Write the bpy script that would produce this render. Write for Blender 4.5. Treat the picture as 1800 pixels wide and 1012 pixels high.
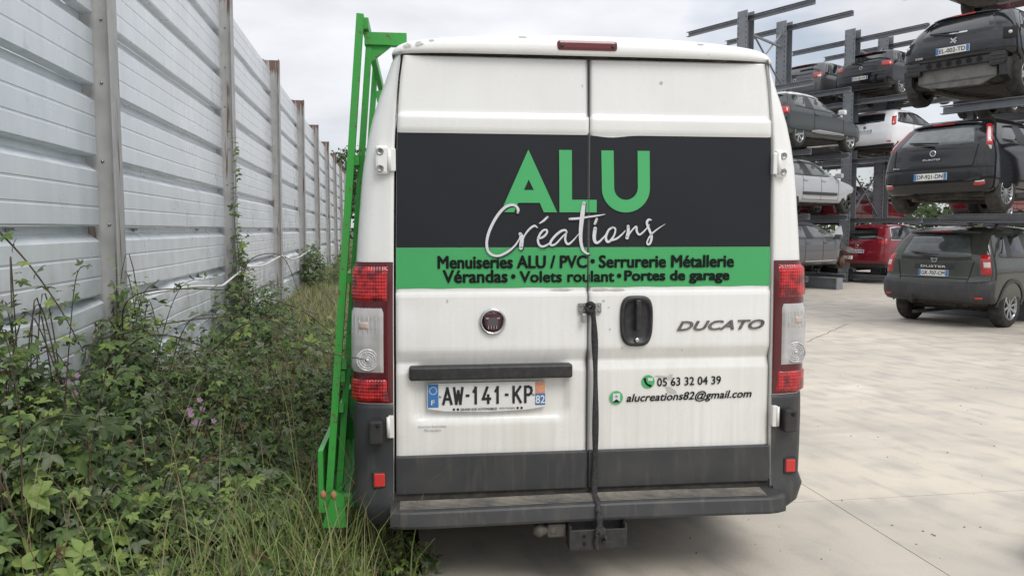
import bpy, bmesh, math, random
import numpy as np
from mathutils import Vector, Matrix
random.seed(7); rng = np.random.default_rng(7)
S = bpy.context.scene
for o in list(bpy.data.objects): bpy.data.objects.remove(o)
R = math.radians

# ------------------------------------------------------------------ camera, sky, sun, exposure
cam = bpy.data.cameras.new('camera'); camo = bpy.data.objects.new('camera', cam); S.collection.objects.link(camo)
cam.lens = 28.0; cam.sensor_width = 36.0; cam.clip_start = .05; cam.clip_end = 3000
camo.location = (0, 0, 1.62); camo.rotation_euler = (R(90) - math.atan(103 / 1400), 0, 0)
S.camera = camo
S.render.resolution_x = 1024; S.render.resolution_y = 575
S.view_settings.view_transform = 'Standard'; S.view_settings.look = 'None'
S.view_settings.gamma = 1; S.view_settings.exposure = 0.12

SUN_EL, SUN_AZ = R(50), R(148)          # azimuth clockwise from +Y
world = bpy.data.worlds.new('World'); S.world = world; world.use_nodes = True
nt = world.node_tree; nt.nodes.clear()
def wn(t, **k):
    n = nt.nodes.new(t)
    for a, b in k.items(): setattr(n, a, b)
    return n
sky = wn('ShaderNodeTexSky', sky_type='NISHITA', sun_disc=False)
sky.sun_elevation = SUN_EL; sky.sun_rotation = SUN_AZ; sky.air_density = 1.0; sky.dust_density = 1.5
tc = wn('ShaderNodeTexCoord')
mp = wn('ShaderNodeMapping'); mp.inputs['Scale'].default_value = (1.4, 1.4, 4.0); mp.inputs['Location'].default_value = (.5, .2, .1)
nz = wn('ShaderNodeTexNoise'); nz.inputs['Scale'].default_value = 1.5; nz.inputs['Detail'].default_value = 5; nz.inputs['Roughness'].default_value = .5
nz2 = wn('ShaderNodeTexNoise'); nz2.inputs['Scale'].default_value = 2.6; nz2.inputs['Detail'].default_value = 6
cover = wn('ShaderNodeMapRange'); cover.inputs[1].default_value = .36; cover.inputs[2].default_value = .47; cover.inputs[3].default_value = .45; cover.inputs[4].default_value = .97
tone = wn('ShaderNodeMapRange'); tone.inputs[1].default_value = .32; tone.inputs[2].default_value = .62; tone.inputs[3].default_value = .80; tone.inputs[4].default_value = 1.08
sep = wn('ShaderNodeSeparateXYZ')
zen = wn('ShaderNodeMapRange'); zen.inputs[1].default_value = .0; zen.inputs[2].default_value = .9; zen.inputs[3].default_value = .92; zen.inputs[4].default_value = 1.75   # an overcast sky is brighter overhead
mul = wn('ShaderNodeMath', operation='MULTIPLY')
ccol = wn('ShaderNodeMix', data_type='RGBA', blend_type='MULTIPLY'); ccol.inputs['Factor'].default_value = 1
ccol.inputs['A'].default_value = (7.5, 7.62, 8.0, 1)
mix = wn('ShaderNodeMix', data_type='RGBA')
bg = wn('ShaderNodeBackground'); bg.inputs['Strength'].default_value = .1
out = wn('ShaderNodeOutputWorld')
l = nt.links.new
l(tc.outputs['Generated'], mp.inputs['Vector']); l(mp.outputs[0], nz.inputs['Vector']); l(mp.outputs[0], nz2.inputs['Vector'])
l(nz.outputs[0], cover.inputs[0]); l(nz2.outputs[0], tone.inputs[0])
l(tc.outputs['Generated'], sep.inputs[0]); l(sep.outputs['Z'], zen.inputs[0])
l(tone.outputs[0], mul.inputs[0]); l(zen.outputs[0], mul.inputs[1])
l(mul.outputs[0], ccol.inputs['B'])
l(cover.outputs[0], mix.inputs['Factor']); l(sky.outputs[0], mix.inputs['A']); l(ccol.outputs['Result'], mix.inputs['B'])
l(mix.outputs['Result'], bg.inputs['Color']); l(bg.outputs[0], out.inputs[0])
sun = bpy.data.lights.new('sun', 'SUN'); sun.energy = 1.5; sun.angle = R(28); sun.color = (1, .96, .9)
suno = bpy.data.objects.new('sun', sun); S.collection.objects.link(suno)
sd = Vector((math.sin(SUN_AZ) * math.cos(SUN_EL), math.cos(SUN_AZ) * math.cos(SUN_EL), math.sin(SUN_EL)))
suno.rotation_euler = sd.to_track_quat('Z', 'Y').to_euler(); suno.location = (0, -5, 12)

# ------------------------------------------------------------------ materials
M = {}
def mat(name, col, rough=.6, metal=0., spec=.5, noise=None, bump=None, coat=0., trans=0., ramp2=None):
    """noise=(scale, amount, second colour), bump=(scale, strength)"""
    m = bpy.data.materials.new(name); m.use_nodes = True; n = m.node_tree; b = n.nodes['Principled BSDF']
    b.inputs['Base Color'].default_value = (*col, 1); b.inputs['Roughness'].default_value = rough
    b.inputs['Metallic'].default_value = metal; b.inputs['Specular IOR Level'].default_value = spec
    b.inputs['Coat Weight'].default_value = coat; b.inputs['Coat Roughness'].default_value = .06
    b.inputs['Transmission Weight'].default_value = trans
    t = n.nodes.new('ShaderNodeTexCoord')
    if noise:
        z = n.nodes.new('ShaderNodeTexNoise'); z.inputs['Scale'].default_value = noise[0]; z.inputs['Detail'].default_value = 6; z.inputs['Roughness'].default_value = .65
        n.links.new(t.outputs['Object'], z.inputs['Vector'])
        r = n.nodes.new('ShaderNodeMapRange'); r.inputs[1].default_value = .42; r.inputs[2].default_value = .68; r.inputs[4].default_value = noise[1]
        n.links.new(z.outputs[0], r.inputs[0])
        x = n.nodes.new('ShaderNodeMix'); x.data_type = 'RGBA'; x.inputs['A'].default_value = (*col, 1); x.inputs['B'].default_value = (*noise[2], 1)
        n.links.new(r.outputs[0], x.inputs['Factor']); n.links.new(x.outputs['Result'], b.inputs['Base Color'])
    if bump:
        z = n.nodes.new('ShaderNodeTexNoise'); z.inputs['Scale'].default_value = bump[0]; z.inputs['Detail'].default_value = 4
        n.links.new(t.outputs['Object'], z.inputs['Vector'])
        p = n.nodes.new('ShaderNodeBump'); p.inputs['Strength'].default_value = bump[1]; p.inputs['Distance'].default_value = .01
        n.links.new(z.outputs[0], p.inputs['Height']); n.links.new(p.outputs[0], b.inputs['Normal'])
    M[name] = m
    return m
def nodes_of(m): return m.node_tree, m.node_tree.nodes, m.node_tree.links
def tex(n, kind, coord, scale, detail=5, rough=.6, vec=None, mapscale=None, rot=None):
    if coord == 'Geo': src = n.nodes.new('ShaderNodeNewGeometry').outputs['Position']
    else: src = n.nodes.new('ShaderNodeTexCoord').outputs[coord]
    if mapscale or rot:
        mpp = n.nodes.new('ShaderNodeMapping')
        if mapscale: mpp.inputs['Scale'].default_value = mapscale
        if rot: mpp.inputs['Rotation'].default_value = rot
        n.links.new(src, mpp.inputs['Vector']); src = mpp.outputs[0]
    k = n.nodes.new(kind); k.inputs['Scale'].default_value = scale
    if 'Detail' in k.inputs: k.inputs['Detail'].default_value = detail
    n.links.new(src, k.inputs['Vector'])
    return k
def rng_node(n, src, a, b, c=0., d=1.):
    r = n.nodes.new('ShaderNodeMapRange'); r.inputs[1].default_value = a; r.inputs[2].default_value = b; r.inputs[3].default_value = c; r.inputs[4].default_value = d
    n.links.new(src, r.inputs[0]); return r.outputs[0]
def mixc(n, f, a, b):
    x = n.nodes.new('ShaderNodeMix'); x.data_type = 'RGBA'
    n.links.new(f, x.inputs['Factor'])
    for s, k in ((a, 'A'), (b, 'B')):
        if isinstance(s, tuple): x.inputs[k].default_value = (*s, 1)
        else: n.links.new(s, x.inputs[k])
    return x.outputs['Result']

# van paint: off-white with grime streaks running down, specks and worn patches
m = mat('van_white', (.80, .805, .785), .32, coat=.6); n = m.node_tree; b = n.nodes['Principled BSDF']
st = tex(n, 'ShaderNodeTexNoise', 'Object', 1.0, 6, mapscale=(48, 48, 1.6))
lg = tex(n, 'ShaderNodeTexNoise', 'Object', 2.6, 9)
sp = tex(n, 'ShaderNodeTexNoise', 'Object', 75, 3)
tcn = n.nodes.new('ShaderNodeTexCoord'); sx = n.nodes.new('ShaderNodeSeparateXYZ'); n.links.new(tcn.outputs['Object'], sx.inputs[0])
low = rng_node(n, sx.outputs['Z'], 1.45, .45, .05, .42)
f1 = rng_node(n, st.outputs[0], .40, .75, 0, 1)
mm = n.nodes.new('ShaderNodeMath'); mm.operation = 'MULTIPLY'; n.links.new(low, mm.inputs[0]); n.links.new(f1, mm.inputs[1])
c1 = mixc(n, mm.outputs[0], (.80, .805, .785), (.46, .44, .40))
c2 = mixc(n, rng_node(n, lg.outputs[0], .45, .72, 0, .22), c1, (.58, .56, .50))
dm = n.nodes.new('ShaderNodeMath'); dm.operation = 'MULTIPLY'; n.links.new(rng_node(n, sx.outputs['Z'], 1.25, .5, .0, .55), dm.inputs[0]); n.links.new(rng_node(n, lg.outputs[0], .30, .60, .25, 1), dm.inputs[1])
c2 = mixc(n, dm.outputs[0], c2, (.60, .575, .51))
c3 = mixc(n, rng_node(n, sp.outputs[0], .73, .77, 0, .7), c2, (.22, .20, .17))
n.links.new(c3, b.inputs['Base Color']); n.links.new(rng_node(n, lg.outputs[0], .3, .7, .16, .42), b.inputs['Roughness'])

# grime-caught grey plastic of bumpers and lower trims
m = mat('plastic_grey', (.036, .038, .041), .5); n = m.node_tree; b = n.nodes['Principled BSDF']
lg = tex(n, 'ShaderNodeTexNoise', 'Object', 5, 7); st = tex(n, 'ShaderNodeTexNoise', 'Object', 1, 5, mapscale=(30, 30, 4))
c1 = mixc(n, rng_node(n, lg.outputs[0], .45, .75, 0, .55), (.034, .036, .039), (.075, .072, .066))
c2 = mixc(n, rng_node(n, st.outputs[0], .55, .85, 0, .6), c1, (.115, .103, .083))
n.links.new(c2, b.inputs['Base Color'])
bp = n.nodes.new('ShaderNodeBump'); bp.inputs['Strength'].default_value = .12; bp.inputs['Distance'].default_value = .004
fine = tex(n, 'ShaderNodeTexNoise', 'Object', 260, 2); n.links.new(fine.outputs[0], bp.inputs['Height']); n.links.new(bp.outputs[0], b.inputs['Normal'])
mat('tread_grey', (.26, .235, .19), .8, noise=(9, .9, (.08, .08, .08)))

mat('black_trim', (.018, .018, .02), .45, noise=(30, .4, (.07, .07, .065)))
mat('black_rubber', (.02, .02, .021), .7, noise=(14, .5, (.06, .055, .05)))
mat('seal_grey', (.09, .09, .09), .7)
mat('gap_black', (.008, .008, .008), .9)
mat('vinyl_black', (.016, .018, .022), .34, spec=.32, noise=(3.5, .35, (.013, .014, .017)))
mat('vinyl_green', (.055, .37, .12), .38, noise=(4, .25, (.045, .33, .10)))
mat('letter_green', (.065, .41, .14), .4, noise=(5, .25, (.055, .37, .13)))
mat('letter_white', (.66, .67, .70), .5, noise=(60, .35, (.45, .46, .48)))
mat('letter_dark', (.008, .010, .010), .6, spec=.15)
mat('chrome_dull', (.26, .26, .27), .22, metal=1., noise=(45, .8, (.10, .10, .105)))
mat('letter_shadow', (.012, .013, .015), .5)
mat('letter_grey', (.30, .29, .26), .6)
mat('ghost_mark', (.47, .46, .43), .5)
mat('bare_primer', (.50, .48, .44), .7, noise=(40, .8, (.62, .60, .55)))
mat('chrome', (.62, .62, .64), .16, metal=1., noise=(20, .4, (.32, .32, .33)))
mat('steel', (.42, .42, .42), .4, metal=.85, noise=(18, .6, (.22, .21, .2)))
mat('dirty_steel', (.10, .092, .08), .7, metal=.2, noise=(22, .8, (.09, .08, .07)))
mat('badge_red', (.075, .022, .032), .35, noise=(25, .7, (.025, .012, .018)))
mat('badge_dark', (.085, .075, .078), .5)
def lens(name, col, rib, strength, rough=.12):
    m = mat(name, col, rough, coat=.5); n = m.node_tree; b = n.nodes['Principled BSDF']
    w = tex(n, 'ShaderNodeTexWave', 'Object', rib, 0); w.wave_type = 'BANDS'; w.bands_direction = 'X'
    w2 = tex(n, 'ShaderNodeTexWave', 'Object', rib * .8, 0); w2.bands_direction = 'Z'
    a = n.nodes.new('ShaderNodeMath'); a.operation = 'ADD'; n.links.new(w.outputs[1], a.inputs[0]); n.links.new(w2.outputs[1], a.inputs[1])
    bp = n.nodes.new('ShaderNodeBump'); bp.inputs['Strength'].default_value = strength; bp.inputs['Distance'].default_value = .006
    n.links.new(a.outputs[0], bp.inputs['Height']); n.links.new(bp.outputs[0], b.inputs['Normal'])
    return m
m = lens('lens_red', (.42, .012, .016), 26, .35); n = m.node_tree; b = n.nodes['Principled BSDF']
nzz = tex(n, 'ShaderNodeTexNoise', 'Object', 22, 3); n.links.new(mixc(n, rng_node(n, nzz.outputs[0], .42, .62), (.50, .014, .018), (.12, .004, .008)), b.inputs['Base Color'])
lens('lens_dark', (.085, .005, .010), 40, .12)
m = lens('lens_clear', (.62, .61, .60), 9, .10); n = m.node_tree; b = n.nodes['Principled BSDF']
nzz = tex(n, 'ShaderNodeTexNoise', 'Object', 30, 3); nzz.inputs['Scale'].default_value = 7; n.links.new(mixc(n, rng_node(n, nzz.outputs[0], .35, .7), (.50, .50, .50), (.36, .35, .34)), b.inputs['Base Color'])
mat('lens_plain', (.55, .55, .55), .12, coat=.5, noise=(60, .8, (.25, .25, .25)))
mat('lens_bulb', (.50, .40, .34), .2, coat=.4)
mat('brake_red', (.13, .012, .015), .2, coat=.4)
mat('reflector_red', (.55, .04, .035), .3)
mat('lamp_red', (.45, .02, .022), .15, coat=.5, noise=(30, .6, (.22, .008, .012)))
mat('lamp_white', (.62, .55, .54), .2, coat=.4)
mat('plate_white', (.72, .72, .70), .4, noise=(30, .3, (.58, .57, .54)))
mat('plate_blue', (.04, .17, .42), .4)
mat('plate_orange', (.60, .23, .12), .5, noise=(80, .8, (.66, .42, .30)))
mat('plate_char', (.012, .012, .013), .5)
m = mat('rack_green', (.035, .33, .045), .45, bump=(60, .08)); n = m.node_tree; b = n.nodes['Principled BSDF']
g1 = tex(n, 'ShaderNodeTexNoise', 'Object', 5, 7); g2 = tex(n, 'ShaderNodeTexNoise', 'Object', 34, 5)
c = mixc(n, rng_node(n, g1.outputs[0], .4, .7, 0, .7), (.035, .33, .045), (.060, .27, .062)); c = mixc(n, rng_node(n, g2.outputs[0], .62, .66, 0, .9), c, (.14, .085, .05)); n.links.new(c, b.inputs['Base Color'])
mat('strap', (.022, .022, .024), .85, noise=(90, .7, (.075, .072, .068)), bump=(300, .4))
mat('glass_dark', (.012, .014, .015), .04, spec=.6, coat=.3)
mat('glass_grey', (.10, .115, .115), .05, spec=.6, coat=.4, noise=(2.2, .9, (.035, .04, .04)))
mat('tyre', (.022, .021, .02), .85, noise=(16, .7, (.075, .068, .055)))
mat('rim_alloy', (.42, .43, .44), .3, metal=.8, noise=(12, .4, (.25, .24, .22)))
mat('rim_dark', (.05, .05, .052), .4, metal=.5)
mat('rust_brown', (.12, .055, .028), .85, noise=(25, .8, (.05, .035, .03)))
mat('underbody', (.03, .028, .025), .9, noise=(9, .8, (.10, .085, .065)))
mat('floor_steel', (.17, .17, .165), .6, noise=(8, .8, (.09, .085, .075)))
mat('rack_steel', (.235, .25, .27), .5, metal=.25, noise=(3.5, .6, (.16, .165, .175)))
mat('hole_dark', (.02, .02, .022), .9)
def paint(name, col, dust=.12):
    return mat(name, col, .07, coat=.0, spec=.55, bump=(2.0, .05), noise=(2.2, dust * 2.5, tuple(.8 * c + (.012 if max(col) < .05 else .04) for c in col)))
paint('paint_olive', (.050, .054, .046)); paint('paint_black', (.009, .009, .011)); paint('paint_black_b', (.013, .014, .017))
paint('paint_white', (.74, .75, .77)); paint('paint_red', (.20, .012, .022)); paint('paint_red_b', (.35, .018, .025)); paint('paint_maroon', (.13, .012, .018))
paint('paint_grey', (.075, .076, .08)); paint('paint_green', (.028, .036, .036)); paint('paint_silver', (.40, .41, .43)); paint('paint_dark_grey', (.10, .10, .105))

# fence sheet: pale galvanised steel with faint vertical streaks
m = mat('fence_sheet', (.50, .53, .56), .42, metal=.15); n = m.node_tree; b = n.nodes['Principled BSDF']
s1 = tex(n, 'ShaderNodeTexNoise', 'Geo', 1, 5, mapscale=(7, 7, .6)); s2 = tex(n, 'ShaderNodeTexNoise', 'Geo', 2.3, 8)
s3 = tex(n, 'ShaderNodeTexVoronoi', 'Object', 60)
c1 = mixc(n, rng_node(n, s1.outputs[0], .35, .7), (.70, .745, .785), (.63, .67, .705))
c2 = mixc(n, rng_node(n, s2.outputs[0], .5, .75, 0, .5), c1, (.76, .785, .80))
c3 = mixc(n, rng_node(n, s3.outputs['Color'], .0, 1., 0, .10), c2, (.54, .56, .58))
gp = n.nodes.new('ShaderNodeNewGeometry'); gs = n.nodes.new('ShaderNodeSeparateXYZ'); n.links.new(gp.outputs['Position'], gs.inputs[0]); s4 = tex(n, 'ShaderNodeTexNoise', 'Geo', 5.5, 8)
dmm = n.nodes.new('ShaderNodeMath'); dmm.operation = 'MULTIPLY'; n.links.new(rng_node(n, gs.outputs['Z'], 1.6, .3, .05, .75), dmm.inputs[0]); n.links.new(rng_node(n, s4.outputs[0], .42, .68), dmm.inputs[1])
c3 = mixc(n, dmm.outputs[0], c3, (.30, .31, .28)); c3 = mixc(n, rng_node(n, s4.outputs[0], .68, .74, 0, .35), c3, (.40, .41, .41))
n.links.new(c3, b.inputs['Base Color']); n.links.new(rng_node(n, s2.outputs[0], .3, .7, .24, .45), b.inputs['Roughness'])
m = mat('post_steel', (.36, .36, .35), .6, metal=.1); n = m.node_tree; b = n.nodes['Principled BSDF']
s1 = tex(n, 'ShaderNodeTexNoise', 'Geo', 1, 6, mapscale=(16, 16, 1.3)); s2 = tex(n, 'ShaderNodeTexNoise', 'Geo', 6, 6)
tcn = n.nodes.new('ShaderNodeTexCoord'); sx = n.nodes.new('ShaderNodeSeparateXYZ'); n.links.new(tcn.outputs['Object'], sx.inputs[0])
c1 = mixc(n, rng_node(n, s2.outputs[0], .4, .7, 0, .6), (.38, .38, .375), (.29, .285, .275))
c2 = mixc(n, rng_node(n, s1.outputs[0], .60, .68, 0, .85), c1, (.13, .065, .035))
top = rng_node(n, sx.outputs['Z'], 4.3, 5.0, 0, .35); ad = n.nodes.new('ShaderNodeMath'); ad.operation = 'ADD'
n.links.new(top, ad.inputs[0]); n.links.new(s1.outputs[0], ad.inputs[1])
c3 = mixc(n, rng_node(n, ad.outputs[0], .66, .74, 0, .9), c2, (.12, .055, .032)); n.links.new(c3, b.inputs['Base Color'])
mat('pvc_white', (.70, .70, .68), .4, noise=(10, .5, (.50, .49, .45)))

# vegetation
def leafmat(name, col, col2):
    m = mat(name, col, .5, spec=.3); n = m.node_tree; b = n.nodes['Principled BSDF']
    z = tex(n, 'ShaderNodeTexNoise', 'Object', 9, 4)
    c = mixc(n, rng_node(n, z.outputs[0], .35, .65), col, col2); n.links.new(c, b.inputs['Base Color'])
    tr = n.nodes.new('ShaderNodeBsdfTranslucent'); n.links.new(c, tr.inputs['Color'])
    ms = n.nodes.new('ShaderNodeMixShader'); ms.inputs[0].default_value = .28
    o = n.nodes['Material Output']; n.links.new(b.outputs[0], ms.inputs[1]); n.links.new(tr.outputs[0], ms.inputs[2]); n.links.new(ms.outputs[0], o.inputs[0])
leafmat('leaf_dark', (.062, .095, .038), (.088, .122, .052)); leafmat('leaf_mid', (.10, .168, .050), (.13, .20, .066))
leafmat('leaf_light', (.205, .29, .075), (.26, .34, .105)); leafmat('leaf_grey', (.155, .195, .12), (.19, .225, .14)); leafmat('leaf_dead', (.17, .11, .06), (.24, .17, .09))
leafmat('grass_green', (.15, .20, .065), (.19, .23, .08)); leafmat('grass_straw', (.36, .31, .17), (.27, .24, .125))
leafmat('petal_pink', (.52, .30, .46), (.60, .42, .55)); leafmat('tree_leaf', (.03, .055, .022), (.045, .07, .03))
mat('cane', (.075, .045, .035), .7, noise=(12, .7, (.06, .075, .03)))
mat('bark', (.09, .07, .05), .9)
mat('seed_head', (.30, .16, .08), .9)

# ground
m = mat('earth', (.085, .07, .045), .95, noise=(3, .8, (.05, .055, .025)), bump=(20, .5))
m = mat('concrete', (.44, .405, .35), .8); n = m.node_tree; b = n.nodes['Principled BSDF']
g1 = tex(n, 'ShaderNodeTexNoise', 'Object', .55, 7); g2 = tex(n, 'ShaderNodeTexNoise', 'Object', 2.6, 7); g3 = tex(n, 'ShaderNodeTexNoise', 'Object', 70, 3)
g4 = tex(n, 'ShaderNodeTexNoise', 'Object', 1, 6, mapscale=(.35, 2.6, 1), rot=(0, 0, R(28)))
wv = tex(n, 'ShaderNodeTexWave', 'Object', 1.6, 5, mapscale=(1, .5, 1), rot=(0, 0, R(-24))); wv.inputs['Distortion'].default_value = 7; wv.inputs['Detail Scale'].default_value = .8
c = mixc(n, rng_node(n, g1.outputs[0], .36, .62), (.60, .54, .45), (.50, .455, .385))
c = mixc(n, rng_node(n, g2.outputs[0], .48, .72, 0, .75), c, (.38, .36, .33))
c = mixc(n, rng_node(n, g4.outputs[0], .50, .72, 0, .5), c, (.36, .34, .305))
fm = n.nodes.new('ShaderNodeMath'); fm.operation = 'MULTIPLY'
n.links.new(rng_node(n, wv.outputs[1], .55, .85, 0, .5), fm.inputs[0]); n.links.new(rng_node(n, g2.outputs[0], .42, .58), fm.inputs[1])
c = mixc(n, fm.outputs[0], c, (.40, .37, .32))
g5 = tex(n, 'ShaderNodeTexNoise', 'Object', 1, 8, mapscale=(2.2, .28, 1), rot=(0, 0, R(-52))); g6 = tex(n, 'ShaderNodeTexNoise', 'Object', 1.15, 9)
c = mixc(n, rng_node(n, g5.outputs[0], .54, .72, 0, .30), c, (.36, .34, .305)); c = mixc(n, rng_node(n, g6.outputs[0], .66, .72, 0, .6), c, (.25, .235, .215)); c = mixc(n, rng_node(n, g6.outputs[0], .36, .28, 0, .7), c, (.66, .61, .53))
c = mixc(n, rng_node(n, g3.outputs[0], .64, .74, 0, .65), c, (.22, .20, .18))
n.links.new(c, b.inputs['Base Color'])
bp = n.nodes.new('ShaderNodeBump'); bp.inputs['Strength'].default_value = .18; bp.inputs['Distance'].default_value = .01
n.links.new(g3.outputs[0], bp.inputs['Height']); n.links.new(bp.outputs[0], b.inputs['Normal'])
mat('joint_dark', (.06, .055, .05), .95)
mat('stone', (.16, .15, .135), .9)

# ------------------------------------------------------------------ mesh helpers
COL = S.collection
class MB:
    def __init__(s): s.v = []; s.f = []; s.m = []; s.s = []
    def add(s, vs, fs, mi=0, smooth=False):
        k = len(s.v); s.v += [tuple(p) for p in vs]
        for f in fs: s.f.append(tuple(i + k for i in f)); s.m.append(mi); s.s.append(smooth)
        return s
    def box(s, x0, x1, y0, y1, z0, z1, mi=0, mtx=None, bev=0.):
        b = bev
        if b <= 0:
            vs = [(x, y, z) for z in (z0, z1) for y in (y0, y1) for x in (x0, x1)]
            fs = [(0, 2, 3, 1), (4, 5, 7, 6), (0, 1, 5, 4), (2, 6, 7, 3), (0, 4, 6, 2), (1, 3, 7, 5)]
        else:
            bm = bmesh.new(); bmesh.ops.create_cube(bm, size=1)
            for v in bm.verts: v.co = Vector(((x0 + x1) / 2 + v.co.x * (x1 - x0), (y0 + y1) / 2 + v.co.y * (y1 - y0), (z0 + z1) / 2 + v.co.z * (z1 - z0)))
            bmesh.ops.bevel(bm, geom=bm.edges[:], offset=b, segments=2, affect='EDGES', profile=.5)
            bm.verts.index_update(); vs = [v.co[:] for v in bm.verts]; fs = [[v.index for v in f.verts] for f in bm.faces]; bm.free()
        if mtx: vs = [mtx @ Vector(p) for p in vs]
        return s.add(vs, fs, mi, False)
    def bar(s, a, b, w, h, up=(0, 0, 1), mi=0):
        a = Vector(a); b = Vector(b); d = (b - a).normalized(); x = d.cross(Vector(up))
        if x.length < 1e-4: x = d.cross(Vector((1, 0, 0)))
        x.normalize(); y = x.cross(d).normalized()
        vs = [p + x * i * w / 2 + y * j * h / 2 for p in (a, b) for i, j in ((-1, -1), (1, -1), (1, 1), (-1, 1))]
        return s.add(vs, [(0, 1, 2, 3), (7, 6, 5, 4), (0, 4, 5, 1), (1, 5, 6, 2), (2, 6, 7, 3), (3, 7, 4, 0)], mi)
    def tube(s, pts, r, n=8, mi=0, cap=True):
        pts = [Vector(p) for p in pts]; rs = r if hasattr(r, '__len__') else [r] * len(pts); vs = []; fs = []
        ref = Vector((.13, .27, .95))
        for i, p in enumerate(pts):
            d = (pts[min(i + 1, len(pts) - 1)] - pts[max(i - 1, 0)]).normalized()
            x = d.cross(ref)
            if x.length < .05: x = d.cross(Vector((1, 0, 0)))
            x.normalize(); y = d.cross(x)
            for k in range(n): t = 2 * math.pi * k / n; vs.append(p + (x * math.cos(t) + y * math.sin(t)) * rs[i])
        for i in range(len(pts) - 1):
            for k in range(n): fs.append((i * n + k, i * n + (k + 1) % n, (i + 1) * n + (k + 1) % n, (i + 1) * n + k))
        if cap: fs.append(tuple(range(n))[::-1]); fs.append(tuple(range((len(pts) - 1) * n, len(pts) * n)))
        return s.add(vs, fs, mi, True)
    def lathe(s, prof, o=(0, 0, 0), axis='y', n=24, mi=0, smooth=True, close=True):
        """prof = [(radius, along axis)]"""
        vs = []; fs = []; o = Vector(o)
        for r, a in prof:
            for k in range(n):
                t = 2 * math.pi * k / n; c, d = r * math.cos(t), r * math.sin(t)
                p = {'y': (c, a, d), 'x': (a, c, d), 'z': (c, d, a)}[axis]; vs.append(o + Vector(p))
        for i in range(len(prof) - 1):
            for k in range(n): fs.append((i * n + k, i * n + (k + 1) % n, (i + 1) * n + (k + 1) % n, (i + 1) * n + k))
        s.add(vs, fs, mi, smooth)
        if close:
            k0 = len(s.v) - len(vs)
            for i in (0, len(prof) - 1):
                if prof[i][0] > 1e-4: s.f.append(tuple(k0 + i * n + k for k in range(n))); s.m.append(mi); s.s.append(False)
        return s
    def prism(s, poly, a, b, axis='y', mi=0):
        """poly = 2D outline; extruded from a to b along axis. y: (x,z)"""
        n = len(poly)
        P = {'y': lambda p, t: (p[0], t, p[1]), 'x': lambda p, t: (t, p[0], p[1]), 'z': lambda p, t: (p[0], p[1], t)}[axis]
        vs = [P(p, t) for t in (a, b) for p in poly]
        fs = [tuple(range(n)), tuple(range(2 * n - 1, n - 1, -1))] + [(i, i + n, (i + 1) % n + n, (i + 1) % n) for i in range(n)]
        return s.add(vs, fs, mi)
    def mesh(s, name, mats, fixn=True):
        me = bpy.data.meshes.new(name); me.from_pydata(s.v, [], s.f)
        if fixn:
            bm = bmesh.new(); bm.from_mesh(me); bmesh.ops.recalc_face_normals(bm, faces=bm.faces); bm.to_mesh(me); bm.free()
        me.polygons.foreach_set('material_index', s.m); me.polygons.foreach_set('use_smooth', s.s)
        for x in (mats if isinstance(mats, (list, tuple)) else [mats]): me.materials.append(M[x])
        me.update(); return me
    def build(s, name, mats, parent=None, fixn=True):
        return link(name, s.mesh(name, mats, fixn), parent)
def link(name, me, parent=None, loc=None, rot=None, scale=None):
    o = bpy.data.objects.new(name, me); COL.objects.link(o)
    if parent: o.parent = parent
    if loc is not None: o.location = loc
    if rot is not None: o.rotation_euler = rot
    if scale is not None: o.scale = scale
    return o
def tag(o, label, cat=None, group=None, kind=None):
    if label: o['label'] = label
    if cat: o['category'] = cat
    if group: o['group'] = group
    if kind: o['kind'] = kind
    return o
def thing(name, label, cat, loc=(0, 0, 0), rz=0., group=None):
    o = link(name, None, None, loc, (0, 0, rz)); o.empty_display_size = .2
    return tag(o, label, cat, group)
_txt = {}
def text2d(s, bold=0., shear=0., res=3):
    """outline of a word as (verts2d, faces) scaled to the unit box, with its aspect ratio"""
    k = (s, bold, shear)
    if k in _txt: return _txt[k]
    cu = bpy.data.curves.new('t', 'FONT'); cu.body = s; cu.offset = bold; cu.shear = shear; cu.resolution_u = res; cu.fill_mode = 'FRONT'
    o = bpy.data.objects.new('t', cu); COL.objects.link(o)
    dg = bpy.context.evaluated_depsgraph_get(); me = bpy.data.meshes.new_from_object(o.evaluated_get(dg))
    v = np.array([p.co[:2] for p in me.vertices]); f = [tuple(p.vertices) for p in me.polygons]
    bpy.data.objects.remove(o); bpy.data.curves.remove(cu); bpy.data.meshes.remove(me)
    mn, mx = v.min(0), v.max(0); v = (v - mn) / (mx - mn)
    _txt[k] = (v, f); return _txt[k]
def add_text(mb, s, org, ex, ez, bold=0., shear=0., mi=0):
    """word filling the parallelogram org, org+ex, org+ez"""
    v, f = text2d(s, 0., shear); org, ex, ez = Vector(org), Vector(ex), Vector(ez); nn = ex.cross(ez).normalized()
    k = bold * ez.length * 1.6; q = [(0, 0)] if k <= 0 else [(-k, 0), (k, 0), (-k * .7, k * .7), (k * .7, k * .7), (-k * .7, -k * .7), (k * .7, -k * .7), (0, 0)]    # heavier weight: the word laid over itself
    for i, (dx, dz) in enumerate(q): mb.add([org + ex * float(a) + ez * float(b) + ex.normalized() * dx + ez.normalized() * dz + nn * (i * .00018) for a, b in v], f, mi)
    return mb
def spline(pts, k=8):
    pts = [np.array(p, float) for p in pts]; P = [2 * pts[0] - pts[1]] + pts + [2 * pts[-1] - pts[-2]]; o = []
    for i in range(1, len(P) - 2):
        a, b_, c_, d = P[i - 1:i + 3]
        for j in range(k):
            t = j / k; o.append(.5 * (2 * b_ + (c_ - a) * t + (2 * a - 5 * b_ + 4 * c_ - d) * t * t + (3 * b_ - a - 3 * c_ + d) * t ** 3))
    o.append(pts[-1]); return o
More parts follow.
